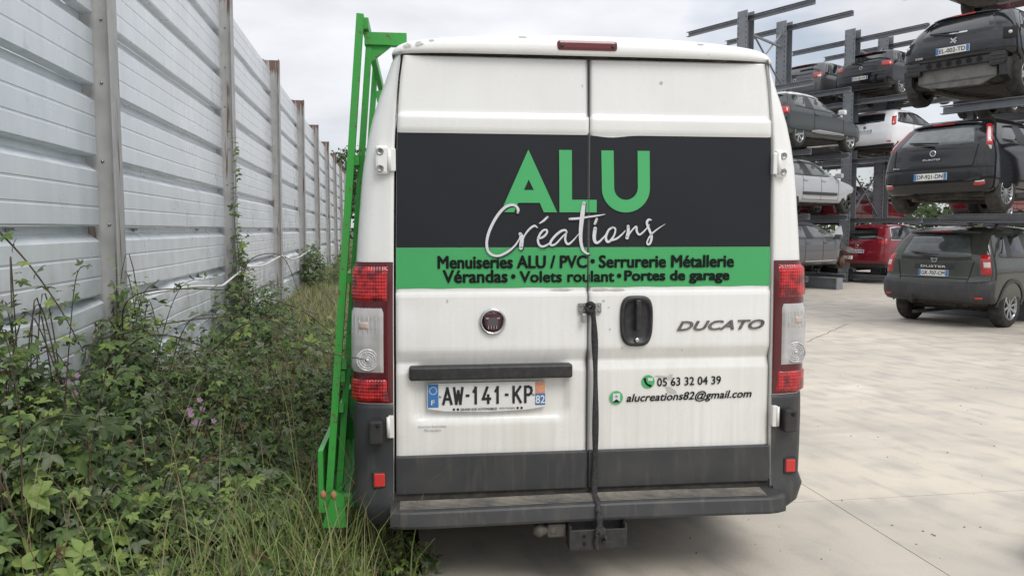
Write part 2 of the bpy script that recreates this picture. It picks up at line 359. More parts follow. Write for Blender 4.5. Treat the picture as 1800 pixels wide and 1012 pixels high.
def pchip(xs, ys):
    xs = np.array(xs, float); ys = np.array(ys, float); h = np.diff(xs); dl = np.diff(ys) / h
    d = np.zeros_like(ys); d[0] = dl[0]; d[-1] = dl[-1]
    for i in range(1, len(xs) - 1):
        if dl[i - 1] * dl[i] > 0:
            w1 = 2 * h[i] + h[i - 1]; w2 = h[i] + 2 * h[i - 1]; d[i] = (w1 + w2) / (w1 / dl[i - 1] + w2 / dl[i])
    def f(x):
        x = min(max(x, xs[0]), xs[-1]); i = min(int(np.searchsorted(xs, x, 'right')) - 1, len(h) - 1); t = (x - xs[i]) / h[i]
        return float((1 + 2 * t) * (1 - t) ** 2 * ys[i] + t * (1 - t) ** 2 * h[i] * d[i] + t * t * (3 - 2 * t) * ys[i + 1] + t * t * (t - 1) * h[i] * d[i + 1])
    return f

# ------------------------------------------------------------------ ground
YA = math.atan2(.147, .989); YJ = Vector((1.90, 4.67, 0))
g = MB(); g.add([(-900, -900, -.03), (900, -900, -.03), (900, 900, -.03), (-900, 900, -.03)], [(0, 1, 2, 3)])
tag(g.build('ground', 'earth'), 'bare brown earth under the weeds and beyond the yard', 'ground', kind='structure')
yard = MB(); yard.add([(-2.40, -14, -.012), (90, -14, -.012), (90, 120, -.012), (-2.40, 120, -.012)], [(0, 1, 2, 3)])
yo = yard.build('yard', 'joint_dark'); yo.location = YJ; yo.rotation_euler = (0, 0, YA)
tag(yo, 'pale concrete yard cast in large slabs beside the weed strip', 'yard', kind='structure')
gx = [-2.45, 0, 5.6, 11.2, 16.8, 22.4, 33, 60, 90]; gy = [-14, -6.2, 0, 7.4, 14.8, 22.2, 34, 60, 120]
for i in range(len(gx) - 1):
    for j in range(len(gy) - 1):
        q = .0028
        s_ = MB().box(gx[i] + q, gx[i + 1] - q, gy[j] + q, gy[j + 1] - q, -.04, 0)
        s_.build('concrete_slab', 'concrete', yo)
# a crack, sunk in as a dark filled line proud by 2 mm
ck = MB(); p0, p1 = Vector((4.25, 11.4, .002)), Vector((5.78, 13.62, .002)); pts = []
for i in range(25): t = i / 24; pts.append(p0.lerp(p1, t) + Vector((random.uniform(-.015, .015), random.uniform(-.015, .015), 0)))
for a, b_ in zip(pts[:-1], pts[1:]):
    w = Vector((.8, -.55, 0)) * .006; ck.add([a - w, a + w, b_ + w, b_ - w], [(0, 1, 2, 3)])
co = ck.build('crack', 'joint_dark', yo); co.matrix_parent_inverse = yo.matrix_basis.inverted()
# loose chips of stone
st_ = MB()
for i in range(110):
    Y = random.uniform(3.8, 22) if i > 60 else random.uniform(3.8, 9); X = random.uniform(.2, .62) * Y if random.random() < .8 else random.uniform(-.05, .7) * Y
    r_ = random.uniform(.003, .010) * (1.5 if random.random() < .1 else 1)
    a = random.uniform(0, 3); c_, s2_ = math.cos(a) * r_, math.sin(a) * r_
    st_.add([(X + c_, Y + s2_, 0), (X - s2_, Y + c_ * .7, 0), (X - c_, Y - s2_, 0), (X + s2_, Y - c_ * .7, 0), (X + .2 * r_, Y, r_ * .8)], [(0, 1, 4), (1, 2, 4), (2, 3, 4), (3, 0, 4)])
tag(st_.build('gravel', 'stone'), 'scattered dark stone chips lying on the concrete', 'gravel', kind='stuff')
# ------------------------------------------------------------------ fence of profiled sheet between steel posts
FA = math.atan(225 / 1400); FD = Vector((-math.sin(FA), math.cos(FA), 0)); FN = Vector((math.cos(FA), math.sin(FA), 0))
FO = -2.15
fence = thing('metal_fence', 'tall fence of pale ribbed steel sheets slotted between grey posts', 'fence', FN * FO, FA)
PS = [6.6 + 4.9 * k for k in range(-2, 9)]; PH = .53; ZS = 1.64
def sheet_mesh(length, dent, seed):
    r_ = random.Random(seed); prof = [(0, -.085), (-.05, -.085), (-.115, 0)]
    for gz in (-.235, -.385): prof += [(gz + .011, 0), (gz + .006, -.0035), (gz - .006, -.0035), (gz - .011, 0)]
    prof += [(-.515, 0), (-.528, -.012), (-.529, -.085)]
    nx = 12; mb = MB(); vs = []; fs = []
    ph = r_.uniform(0, 6); am = dent
    for i in range(nx + 1):
        y = length * i / nx
        d = am * (math.sin(y * 1.9 + ph) * .6 + math.sin(y * 4.1 + ph * 2) * .4)
        for z, x in prof: vs.append((x + d * (.5 + abs(z)) + am * .8 * (z + .53) * math.sin(ph), y, z + d * .6))
    k = len(prof)
    for i in range(nx):
        for j in range(k - 1): fs.append((i * k + j, i * k + j + 1, (i + 1) * k + j + 1, (i + 1) * k + j))
    mb.add(vs, fs); return mb.mesh('panel', 'fence_sheet', fixn=False)
LN = 4.9 - .11
flat = [sheet_mesh(LN, .003, i) for i in range(3)]; bent = [sheet_mesh(LN, .05, 10 + i) for i in range(4)]
clip = MB().box(0, .02, -.03, .03, -.012, .012).tube([(.01, -.05, .0), (.03, 0, .01), (.012, .06, 0)], .006, 6).mesh('fastener', 'steel')
for pi in range(len(PS) - 1):
    for k in range(-3, 6):
        zt = ZS + PH * (k + 1)
        low_ = k < -1
        me = random.choice(bent if low_ else flat)
        o = link('panel', me, fence, (random.uniform(-.004, .004), PS[pi] + .055, zt), (0, 0, 0))
        if low_: o.rotation_euler = (random.uniform(-.012, .012), random.uniform(-.06, .02), 0)
    for q in (.22, .72):
        if PS[pi] < 20: link('fastener', clip, fence, (-.083, PS[pi] + 4.9 * q, ZS - .026), (0, 0, 0))
hp = MB()
hp.box(.138, .150, -.09, .09, -.3, 4.92); hp.box(-.150, -.138, -.09, .09, -.3, 4.92); hp.box(-.138, .138, -.005, .005, -.3, 4.915)
post_me = hp.mesh('post', 'post_steel')
bolt = MB().lathe([(.0, .0), (.011, .002), (.011, .010), (.0, .012)], axis='y', n=6).mesh('bolt', 'steel')
for pi, s_ in enumerate(PS):
    p = link('post', post_me, fence, (0, s_, 0), (random.uniform(-.004, .004), random.uniform(-.006, .006), 0))
    if 3 < s_ < 24:
        for z in [ .6 + .53 * i for i in range(8)]: link('bolt', bolt, p, (random.uniform(.03, .07), -.016, z + random.uniform(-.05, .05)))
# white conduit sagging along the foot of the fence
pp = []
for s_, z in ((6.75, 1.06), (7.0, 1.08), (8.6, 1.03), (10.0, .94), (10.4, .95), (11.2, 1.02), (12.0, 1.07), (13.6, 1.03), (15.3, 1.09), (16.1, 1.10), (17.6, .98), (19.2, .97), (21, 1.02), (24, .95), (27, .99)):
    q = FN * (FO + .19) + FD * s_; pp.append((q.x, q.y, z))
cd = MB().tube(spline(pp, 5), .0135, 8).build('conduit', 'pvc_white')
tag(cd, 'white plastic conduit sagging along the foot of the steel fence', 'conduit')

# ------------------------------------------------------------------ the van
VY = R(6.6)
van = thing('panel_van', 'white panel van with black and green lettered rear doors', 'van', (.342, 3.56, 0), VY)
Wz = pchip([.28, .45, .85, 1.1, 1.48, 1.70, 1.88, 2.03, 2.12, 2.22, 2.30, 2.37, 2.44], [1.00, 1.035, 1.045, 1.045, 1.030, 1.012, .995, .968, .945, .910, .880, .855, .79])
Uin = pchip([.28, .45, 1.36, 2.03, 2.25, 2.372], [.878, .872, .864, .852, .838, .822])
def pillar(z, t):
    """plan curve of the rear corner, t 0 (door edge) .. 1 (side panel)"""
    ui, w = Uin(z), Wz(z); r = .085
    L1 = (w - r) - ui; L2 = r * math.pi / 2; s_ = t * (L1 + L2)
    if s_ < L1: return ui + s_, .0 + .012 * (s_ / L1) ** 2
    a = (s_ - L1) / r; return w - r + r * math.sin(a), .012 + (r - 0) * (1 - math.cos(a))
zs = [.40, .43, .46, .6, .75, .9, 1.1, 1.3, 1.48, 1.6, 1.7, 1.8, 1.9, 2.0, 2.1, 2.2, 2.28, 2.34, 2.385]
body = MB()
vf = [.2, .6, 1.2, 2.0, 2.8, 3.6, 4.2, 4.6]
front = pchip([.3, .5, .8, 1.15, 1.45, 1.9, 2.3, 2.44], [5.30, 5.40, 5.36, 5.05, 4.55, 4.05, 3.65, 3.4])
for sg in (-1, 1):
    vs = []; fs = []; nt_ = 12
    for z in zs:
        vs += [(sg * Uin(z), .07, z), (sg * Uin(z), .006, z)]
        for i in range(nt_ + 1): u, v = pillar(z, i / nt_); vs.append((sg * (u + (.004 if i == 0 else 0)), v, z))
        fx = front(z)
        for i, v in enumerate(vf): vs.append((sg * Wz(z) * (1 - (.06 if i == 7 else 0)), .1 + (fx - .45) * (v / 4.6), z))
        vs.append((sg * Wz(z) * .75, fx - .1, z)); vs.append((0, fx, z))
    k = len(vs) // len(zs)
    for i in range(len(zs) - 1):
        for j in range(k - 1): fs.append((i * k + j, i * k + j + 1, (i + 1) * k + j + 1, (i + 1) * k + j))
    body.add(vs, fs, 0, True)
body.prism([(-.87, .41), (.87, .41), (.866, 1.36), (.85, 2.03), (.83, 2.25), (.815, 2.37), (-.815, 2.37), (-.83, 2.25), (-.85, 2.03), (-.866, 1.36)], .055, .07, 'y', 1)                  # dark door aperture
body.box(-.98, .98, .06, 4.6, .36, .42, 1)                       # floor
bo = body.build('body', ['van_white', 'gap_black'], van)
for p in bo.data.polygons: pass
# roof: cambered sheet that drops into a lipped rear cap
roof = MB(); vs = []; fs = []; nu = 48
RB = 2.374
def rooftop(u): e = min(abs(u) / .862, 1); return .052 * max(1 - e ** 30, 0) ** .5 + .046 * (1 - e ** 2.4)
def roofbow(u): e = min(abs(u) / .862, 1); return .028 * e ** 4 + .045 * e ** 14
rows = [(0, -.012), (.08, -.020), (.3, -.022), (.55, -.017), (.78, -.006), (.92, .012), (.985, .035), (1, .07), (1.0, .3), (1.3, 1.2), (1.3, 2.4), (1.3, 3.3)]
for fz, v in rows:
    for i in range(nu + 1):
        u = -.862 * math.cos(math.pi * i / nu) if True else 0
        vs.append((u, v + roofbow(u) * max(0, 1 - max(v - .05, 0) * 3), RB + rooftop(u) * min(fz, 1) + .05 * max(fz - 1, 0) * (1 - (abs(u) / .862) ** 2)))
def capv(u, z): return float(np.interp((z - RB) / max(rooftop(u), .01), [r_[0] for r_ in rows[:8]], [r_[1] for r_ in rows[:8]])) + roofbow(u)
for i in range(len(rows) - 1):
    for j in range(nu): fs.append((i * (nu + 1) + j, i * (nu + 1) + j + 1, (i + 1) * (nu + 1) + j + 1, (i + 1) * (nu + 1) + j))
roof.add(vs, fs, 0, True)
for a, b_ in ((-.79, -.774), (.775, .79)): pass
ro = roof.build('roof', 'van_white', van)
# chipped paint along the roof cap
chip = MB()
def chip_poly(cu, cz, v, w, h, n=9, sd=0, mb=chip):
    r_ = random.Random(sd); pts = [(cu + w * math.cos(2 * math.pi * i / n) * r_.uniform(.45, 1), v, cz + h * math.sin(2 * math.pi * i / n) * r_.uniform(.45, 1)) for i in range(n)]
    mb.add([(cu, v, cz)] + pts, [(0, i + 1, (i + 1) % n + 1) for i in range(n)])
bl = MB().box(-.150, .118, -.030, .02, 2.394, 2.438, 0, bev=.012).build('brake_light', 'brake_red', van)
tag(bl, 'dark red high brake light')
for u in (-.128, .096): MB().lathe([(0, -.034), (.008, -.033), (.008, -.026)], (u, 0, 2.412), 'y', 10).build('screw', 'black_trim', bl)
# --- doors
def relief(z):
    pts = [(.40, .010), (.985, .010), (1.03, .024), (1.085, .002), (1.10, 0), (1.322, 0), (1.338, .004), (1.346, .008), (2.034, .008), (2.046, -.001), (2.085, -.003), (2.108, -.002), (2.118, .009), (2.13, .012), (2.33, .018), (2.40, .022)]
    return float(np.interp(z, [p[0] for p in pts], [p[1] for p in pts]))
def recess(u, z):
    def sm(x): x = min(max(x, 0), 1); return x * x * (3 - 2 * x)
    dx = max(abs(u + .437) - .30, 0); dz = max(abs(z - .895) - .075, 0)
    d = math.hypot(dx, dz); return .020 * (1 - sm((d - .030) / .035))
def dent(u, z):
    return .004 * math.exp(-((u + .80) ** 2 + (z - 1.28) ** 2) / .004) + .003 * math.exp(-((u - .07) ** 2 + (z - .80) ** 2) / .01) + .0012 * math.sin(u * 9 + z * 5) * math.sin(z * 7)
def door(sg):
    mb = MB(); vs = []; fs = []
    zl = sorted(set([round(x, 4) for x in np.arange(.462, 2.368, .0165)] + [.985, 1.005, 1.03, 1.06, 1.085, 1.10, 1.322, 1.338, 1.346, 2.034, 2.046, 2.108, 2.118, 2.13, 2.366]))
    nu = 52
    for z in zl:
        u0, u1 = (-Uin(z) + .010, -.0022) if sg < 0 else (.0022, Uin(z) - .010)
        for i in range(nu + 1):
            u = u0 + (u1 - u0) * i / nu; v = relief(z) + (recess(u, z) if sg < 0 else 0) + dent(u, z)
            ed = min(i, nu - i); v += .004 if ed == 0 else 0
            vs.append((u, v, z))
    k = nu + 1
    for i in range(len(zl) - 1):
        for j in range(nu): fs.append((i * k + j, i * k + j + 1, (i + 1) * k + j + 1, (i + 1) * k + j))
    mb.add(vs, fs, 0, True)
    mb.add([vs[0], vs[nu], (vs[nu][0], .05, vs[nu][2]), (vs[0][0], .05, vs[0][2])], [(0, 1, 2, 3)])
    o = mb.build('rear_door', 'van_white', van, fixn=False)
    mod = o.modifiers.new('t', 'SOLIDIFY'); mod.thickness = .03; mod.offset = -1
    # vinyl sheets, cut at the door edge
    for z0, z1, mt, nm in ((1.5405, 2.036, 'vinyl_black', 'black_vinyl'), (1.361, 1.5395, 'vinyl_green', 'green_vinyl')):
        sh = MB(); vs = []; fs = []; rows_ = 8
        for i in range(rows_ + 1):
            z = z0 + (z1 - z0) * i / rows_; e = .0045
            if i == 0 and mt == 'vinyl_green': pass
            u0, u1 = (-Uin(z) + .011, -.005) if sg < 0 else (.005, Uin(z) - .011)
            for j in range(41):
                u = u0 + (u1 - u0) * j / 40; zz = z
                if i == 0 and mt == 'vinyl_green': zz += .0015 * math.sin(u * 31) * math.sin(u * 7)
                if i == rows_ and mt == 'vinyl_black' and sg > 0: zz -= .010 * math.exp(-((u - .1) ** 2) / .006)
                vs.append((u, relief(1.7) + dent(u, z) - .0012, zz))
        for i in range(rows_):
            for j in range(40): fs.append((i * 41 + j, i * 41 + j + 1, (i + 1) * 41 + j + 1, (i + 1) * 41 + j))
        sh.add(vs, fs, 0, True); sh.build(nm, mt, o, fixn=False)
    # lower plastic trim
    a0, a1 = (-.8625, -.004) if sg < 0 else (.004, .8625)
    t = MB().box(a0, a1, -.012, .03, .446, .618, 0, bev=.006); t.build('lower_trim', 'plastic_grey', o)
    return o
dl = door(-1); dr = door(1)
tag(dl, 'left rear door with number plate recess'); tag(dr, 'right rear door with black handle')
MB().box(-.0016, .0016, .002, .03, .45, 2.365).build('door_seal', 'seal_grey', van)
# bare patches under the green vinyl and scuffs
for cu, cz, w, h, sd_ in ((-.12, 1.352, .06, .007, 2), (.06, 1.350, .05, .010, 3), (.13, 1.349, .06, .008, 4)):
    chip_poly(cu, cz, .0035, w, h, 14, sd_)
chip.build('bare_patch', 'bare_primer', dl)
sc = MB()
for cu, cz, w, h, sd_ in ((-.63, 1.305, .006, .012, 1), (.16, 1.085, .004, .012, 2), (.44, 1.07, .004, .010, 3), (.33, 2.27, .010, .012, 4), (.10, 1.17, .006, .006, 5), (.07, 1.30, .010, .005, 6), (.095, 1.27, .006, .004, 8), (-.03, 2.25, .004, .008, 9), (.62, 2.19, .003, .004, 7)):
    chip_poly(cu, cz, relief(cz) - .0022, w, h, 7, sd_, sc)
sc.build('scuff', 'ghost_mark', dl)
for cu, cz, w, h, sd_ in ((-.795, 2.405, .022, .016, 1), (-.745, 2.412, .022, .018, 2), (-.69, 2.43, .016, .008, 3), (-.3, 2.452, .03, .006, 4), (.5, 2.44, .02, .006, 5)):
    n_ = 12; r_ = random.Random(sd_); vs = [(cu, 0, cz)]
    for i in range(n_): vs.append((cu + w * math.cos(2 * math.pi * i / n_) * r_.uniform(.4, 1), 0, cz + h * math.sin(2 * math.pi * i / n_) * r_.uniform(.4, 1)))
    MB().add([(u, capv(u, z) - .0025, z) for u, _, z in vs], [(0, i + 1, (i + 1) % n_ + 1) for i in range(n_)]).build('peeled_paint', 'ghost_mark', ro)
# --- lettering, flat vinyl
VP = .0035
def lay(name, mb, mt): return mb.build(name, mt, van)
def AL(x, y): return (-.4195 + (x / 1800) * .7425, VP - .0012, 2.003 - (y / 869) * .351)
def poly2(mb, pts, fs=None, v=None):
    ps = [AL(*p) if v is None else (AL(*p)[0], v, AL(*p)[2]) for p in pts]; mb.add(ps, fs or [tuple(range(len(ps)))])
t = MB(); poly2(t, [(358, 85), (362, 408), (418, 522), (483, 660), (524, 762), (670, 762), (358, 85)][:1] + [(670, 762), (526, 762), (483, 660), (418, 522), (362, 408), (311, 522), (250, 660), (206, 762), (62, 762)],
                [(0, 5, 4), (0, 4, 3), (0, 3, 2, 1), (0, 6, 5), (0, 7, 6), (0, 9, 8, 7), (3, 4, 6, 7)])
lay('big_letter', t, 'letter_green')
t = MB(); poly2(t, [(690, 85), (828, 85), (833, 625), (1104, 625), (1104, 762), (697, 762)], [(0, 1, 2, 5), (2, 3, 4, 5)]); lay('big_letter', t, 'letter_green')
t = MB(); o_, i_ = [(1150, 85)], [(1285, 85)]
for k in range(25):
    a = math.pi * k / 24; o_.append((1426 - 266 * math.cos(a), 498 + 264 * math.sin(a))); i_.append((1426 - 131 * math.cos(a), 490 + 134 * math.sin(a)))
o_.append((1684, 85)); i_.append((1550, 85)); n_ = len(o_)
poly2(t, o_ + i_, [(k, k + 1, n_ + k + 1, n_ + k) for k in range(n_ - 1)]); lay('big_letter', t, 'letter_green')
def CR(x, y): return (-.495 + (x / 1800) * .8745, 1.7785 - (y / 635) * .3025)
strokes = [
 [[(362, 178), (366, 150), (345, 118), (300, 108), (235, 140), (165, 225), (105, 345), (80, 450), (92, 530), (135, 570), (195, 575), (270, 540), (330, 490), (372, 430), (388, 385)], [20, 24, 22, 24, 26, 26, 26, 24, 24, 22, 22, 22, 16, 12, 10]],
 [[(385, 375), (400, 410), (392, 505)], [30, 36, 36]], [[(394, 470), (425, 390), (470, 330), (515, 300), (545, 318)], [16, 14, 18, 18, 8]],
 [[(562, 278), (600, 252), (636, 218)], [10, 20, 18]],
 [[(556, 420), (600, 400), (630, 365), (628, 340), (600, 340), (568, 375), (548, 430), (560, 475), (595, 492), (650, 465), (690, 420)], [14, 20, 18, 18, 18, 20, 20, 20, 20, 14, 8]],
 [[(815, 360), (800, 340), (760, 350), (705, 395), (665, 450), (672, 480), (715, 465), (775, 400), (812, 365)], [14, 18, 22, 22, 22, 20, 16, 14, 14]], [[(808, 370), (800, 430), (825, 470), (870, 440), (925, 375)], [16, 20, 20, 14, 6]],
 [[(972, 92), (958, 200), (945, 330), (945, 440), (965, 520), (1000, 555), (1025, 562)], [32, 40, 36, 30, 26, 20, 10]], [[(842, 236), (930, 230), (1020, 216), (1100, 205), (1170, 192)], [22, 20, 16, 14, 5]],
 [[(1092, 238), (1075, 280)], [24, 22]], [[(1078, 325), (1070, 410), (1085, 455), (1115, 450), (1165, 400), (1195, 360)], [34, 32, 26, 20, 14, 8]],
 [[(1240, 315), (1205, 340), (1180, 400), (1190, 445), (1220, 440), (1258, 385), (1268, 330), (1240, 312)], [18, 20, 22, 24, 22, 16, 16, 16]], [[(1215, 440), (1280, 420), (1330, 380), (1362, 345)], [16, 18, 14, 8]],
 [[(1388, 305), (1390, 350), (1380, 410)], [28, 28, 34]], [[(1385, 400), (1430, 335), (1465, 308), (1470, 350), (1495, 382), (1540, 350), (1590, 290)], [12, 14, 18, 20, 18, 14, 8]],
 [[(1605, 245), (1580, 242), (1565, 275), (1590, 340), (1612, 400), (1600, 460), (1578, 475), (1570, 450), (1600, 390), (1660, 335), (1740, 282)], [12, 20, 22, 22, 22, 20, 18, 14, 14, 12, 3]]]
t = MB(); sh = MB()
for si, (pts, ws) in enumerate(strokes):
    q = spline([(x, y, w) for (x, y), w in zip(pts, ws)], 7)
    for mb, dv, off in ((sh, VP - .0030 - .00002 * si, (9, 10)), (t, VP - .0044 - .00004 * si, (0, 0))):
        vs = []
        for i, p in enumerate(q):
            a = q[max(i - 1, 0)]; b_ = q[min(i + 1, len(q) - 1)]; d = np.array([b_[0] - a[0], b_[1] - a[1]]); d = d / (np.hypot(*d) + 1e-6); nn = np.array([-d[1], d[0]])
            for s_ in (-1, 1):
                u, z = CR(p[0] + off[0] + nn[0] * s_ * p[2] / 2, p[1] + off[1] + nn[1] * s_ * p[2] / 2); vs.append((u, dv, z))
        mb.add(vs, [(2 * i, 2 * i + 1, 2 * i + 3, 2 * i + 2) for i in range(len(q) - 1)])
        for c in (0, -1):                                     # rounded ends
            p = q[c]; vs = []
            for k in range(10): u, z = CR(p[0] + off[0] + p[2] / 2 * math.cos(k * .628), p[1] + off[1] + p[2] / 2 * math.sin(k * .628)); vs.append((u, dv, z))
            mb.add(vs, [tuple(range(10))])
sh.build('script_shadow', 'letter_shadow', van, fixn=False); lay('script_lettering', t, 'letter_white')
def word(name, s, u0, u1, z0, z1, mt, bold=.02, shear=0., v=VP, slope=0.):
    org, ex, ez = Vector((u0, v, z0)), Vector((u1 - u0, 0, slope)), Vector((0, 0, z1 - z0)); q, f = text2d(s, 0., shear); nw = len(s.split())
    iv = sorted((min(q[i][0] for i in g_), max(q[i][0] for i in g_)) for g_ in f); mg = [list(iv[0])]
    for a, b_ in iv[1:]:
        if a <= mg[-1][1]: mg[-1][1] = max(mg[-1][1], b_)
        else: mg.append([a, b_])
    gaps = sorted(sorted(((mg[i + 1][0] - mg[i][1], (mg[i + 1][0] + mg[i][1]) / 2) for i in range(len(mg) - 1)), reverse=True)[:nw - 1], key=lambda t_: t_[1]); cuts = [-1] + [c_ for _, c_ in gaps] + [2]
    k = bold * ez.length * 1.6; sh_ = [(0, 0)] if k <= 0 else [(-k, 0), (k, 0), (-k * .7, k * .7), (k * .7, k * .7), (-k * .7, -k * .7), (k * .7, -k * .7), (0, 0)]
    for c0, c1_ in zip(cuts[:-1], cuts[1:]):                       # one object for each word
        ff = [g_ for g_ in f if c0 < q[g_[0]][0] < c1_]; mb = MB()
        for i, (dx, dz) in enumerate(sh_): mb.add([org + ex * float(a) + ez * float(b_) + Vector((dx, -i * .00018, dz)) for a, b_ in q], ff)
        used = sorted({i for g_ in mb.f for i in g_}); ix = {o_: n_ for n_, o_ in enumerate(used)}; mb.v = [mb.v[i] for i in used]; mb.f = [tuple(ix[i] for i in g_) for g_ in mb.f]
        lay(name, mb, mt)
word('lettering', 'Menuiseries ALU / PVC', -.670, -.008, 1.449, 1.503, 'letter_dark', .031)
word('lettering', '\u2022', .010, .030, 1.468, 1.488, 'letter_dark', .02)
word('lettering', 'Serrurerie M\u00e9tallerie', .050, .676, 1.449, 1.503, 'letter_dark', .031)
word('lettering', 'V\u00e9randas', -.648, -.365, 1.386, 1.440, 'letter_dark', .031)
word('lettering', '\u2022', -.348, -.328, 1.402, 1.422, 'letter_dark', .02)
word('lettering', 'Volets roulant', -.308, .118, 1.386, 1.434, 'letter_dark', .031)
word('lettering', '\u2022', .132, .152, 1.402, 1.422, 'letter_dark', .02)
word('lettering', 'Portes de garage', .168, .656, 1.376, 1.434, 'letter_dark', .031)
V2 = .0065
word('lettering', '05 63 32 04 39', .326, .628, .904, .942, 'letter_dark', .012, 0, V2, .004)
word('lettering', 'alucreations82@gmail.com', .183, .777, .824, .873, 'letter_dark', .012, .25, V2, .008)
word('lettering', 'Grand Sud Automobiles', -.763, -.637, .742, .752, 'letter_grey', 0, .35, V2, 0)
word('lettering', 'Montauban', -.738, -.662, .724, .735, 'letter_grey', 0, .35, V2, 0)
def disc(mb, u, z, r, v, n=28, mi=0): mb.add([(u + r * math.cos(2 * math.pi * i / n), v, z + r * math.sin(2 * math.pi * i / n)) for i in range(n)], [tuple(range(n))], mi)
t = MB(); disc(t, .283, .926, .031, V2); q = [(.268, .938), (.270, .925), (.278, .914), (.291, .908)]
for a, b_ in zip(q[:-1], q[1:]): t.bar((a[0], V2 - .001, a[1]), (b_[0], V2 - .001, b_[1]), .009, .001, (0, 1, 0), 1)
t.box(.262, .272, V2 - .0022, V2 - .001, .934, .944, 1); t.box(.288, .298, V2 - .0022, V2 - .001, .902, .912, 1); t.box(.281, .304, V2 - .0022, V2 - .001, .930, .944, 2)
t.build('phone_icon', ['letter_green', 'letter_dark', 'letter_white'], van)
t = MB(); disc(t, .135, .856, .031, V2); t.box(.118, .152, V2 - .002, V2 - .001, .836, .876, 2); t.add([(.117, V2 - .003, .836), (.153, V2 - .003, .836), (.135, V2 - .003, .850)], [(0, 1, 2)], 1)
disc(t, .135, .862, .006, V2 - .003, 12, 3)
t.build('mail_icon', ['letter_green', 'letter_dark', 'letter_white', 'letter_grey'], van)
t = MB()
for pts in ([(.312, .948), (.36, .944), (.38, .93), (.395, .94), (.400, .958), (.385, .958), (.378, .948), (.36, .952), (.32, .954)], [(.36, .905), (.385, .900), (.415, .882), (.42, .868), (.395, .868), (.375, .875), (.37, .892)]):
    t.add([(u, V2 + .0015, z) for u, z in pts], [tuple(range(len(pts)))])
t.build('worn_patch', 'ghost_mark', van)
# --- handles, badge, bar, plate
t = MB(); hp_ = []
for k in range(36):
    a = 2 * math.pi * k / 36; c, s_ = math.cos(a), math.sin(a); e = 2 / 3.6
    hp_.append((.2215 + .0755 * abs(c) ** e * (1 if c > 0 else -1) * (1 - .10 * max(-s_, 0)), 1.207 + .115 * abs(s_) ** e * (1 if s_ > 0 else -1)))
def shell(mb, outl, cx, cz, prof, mi=0):
    n_ = len(outl); vs = []; fs = []
    for k_, v in prof: vs += [(cx + (x - cx) * k_, v, cz + (z - cz) * k_) for x, z in outl]
    for i in range(len(prof) - 1):
        for j in range(n_): fs.append((i * n_ + j, i * n_ + (j + 1) % n_, (i + 1) * n_ + (j + 1) % n_, (i + 1) * n_ + j))
    fs.append(tuple((len(prof) - 1) * n_ + j for j in range(n_))); mb.add(vs, fs, mi, True)
shell(t, hp_, .2215, 1.207, [(1, .004), (1, -.010), (.95, -.018), (.84, -.018), (.78, -.007), (.6, -.004)])
ho = t.build('door_handle', 'black_trim', van)
MB().box(.211, .235, -.040, -.022, 1.165, 1.305, 0, bev=.006).box(.213, .233, -.03, .0, 1.285, 1.303, 0, bev=.004).box(.213, .233, -.03, .0, 1.165, 1.18, 0, bev=.004).build('grip', 'black_trim', ho)
MB().lathe([(0, -.024), (.009, -.024), (.011, -.018), (.011, .0)], (.2215, 0, 1.122), 'y', 16).box(.2205, .2225, -.0255, -.02, 1.117, 1.127).build('key_lock', 'chrome', ho)
t = MB().lathe([(.059, .004), (.060, -.008), (.055, -.016), (.048, -.012), (.045, -.006), (.0, -.006)], (-.431, 0, 1.213), 'y', 40)
bd = t.build('badge', 'chrome', van)
sp_ = [(-.470 + .0, 1.238), (-.462, 1.245), (-.431, 1.249), (-.400, 1.245), (-.392, 1.238), (-.397, 1.20), (-.408, 1.180), (-.431, 1.174), (-.454, 1.180), (-.465, 1.20)]
MB().prism(sp_, -.013, -.006).build('badge_shield', 'badge_red', bd)
t = MB().box(-.455, -.407, -.0148, -.013, 1.195, 1.232, 0)
t.build('badge_field', 'badge_dark', bd)
for x in (-.462, -.412): MB().box(x, x + .012, -.0165, -.0132, 1.226, 1.232).build('badge_letter', 'chrome', bd)
for x in (-.452, -.440, -.428, -.416): MB().box(x, x + .003, -.0165, -.0132, 1.182, 1.196).build('badge_letter', 'chrome', bd)
t = MB(); add_text(t, 'DUCATO', (.413, -.0035, 1.160), (.413, 0, .004), (0, 0, .042), .03, .35)
vs = list(t.v); n0 = len(vs); t2 = MB()
me_ = t.mesh('model_lettering', 'chrome_dull'); o = link('model_lettering', me_, van)
md = o.modifiers.new('s', 'SOLIDIFY'); md.thickness = .004; md.offset = 0
t = MB().box(-.800, -.074, -.030, .03, .958, 1.020, 0, bev=.010); t.build('plate_light_bar', 'black_trim', van)
pm = MB(); pv = .018
pl_out = [(-.722, .829), (-.722, .935), (-.716, .939), (-.196, .939), (-.190, .935), (-.190, .829), (-.196, .824), (-.27, .813), (-.456, .806), (-.64, .813), (-.716, .824)]
pm.prism(pl_out, pv - .010, pv + .002); po = pm.build('number_plate', 'plate_white', van); pv -= .0112
tag(po, 'white number plate with blue end bands')
MB().box(-.719, -.672, pv - .0005, pv + .0004, .832, .936).build('blue_band', 'plate_blue', po)
MB().box(-.238, -.193, pv - .0005, pv + .0004, .832, .884).build('blue_band', 'plate_blue', po)
MB().box(-.238, -.193, pv - .0005, pv + .0004, .885, .936).build('orange_band', 'plate_orange', po)
pv2 = pv - .0016
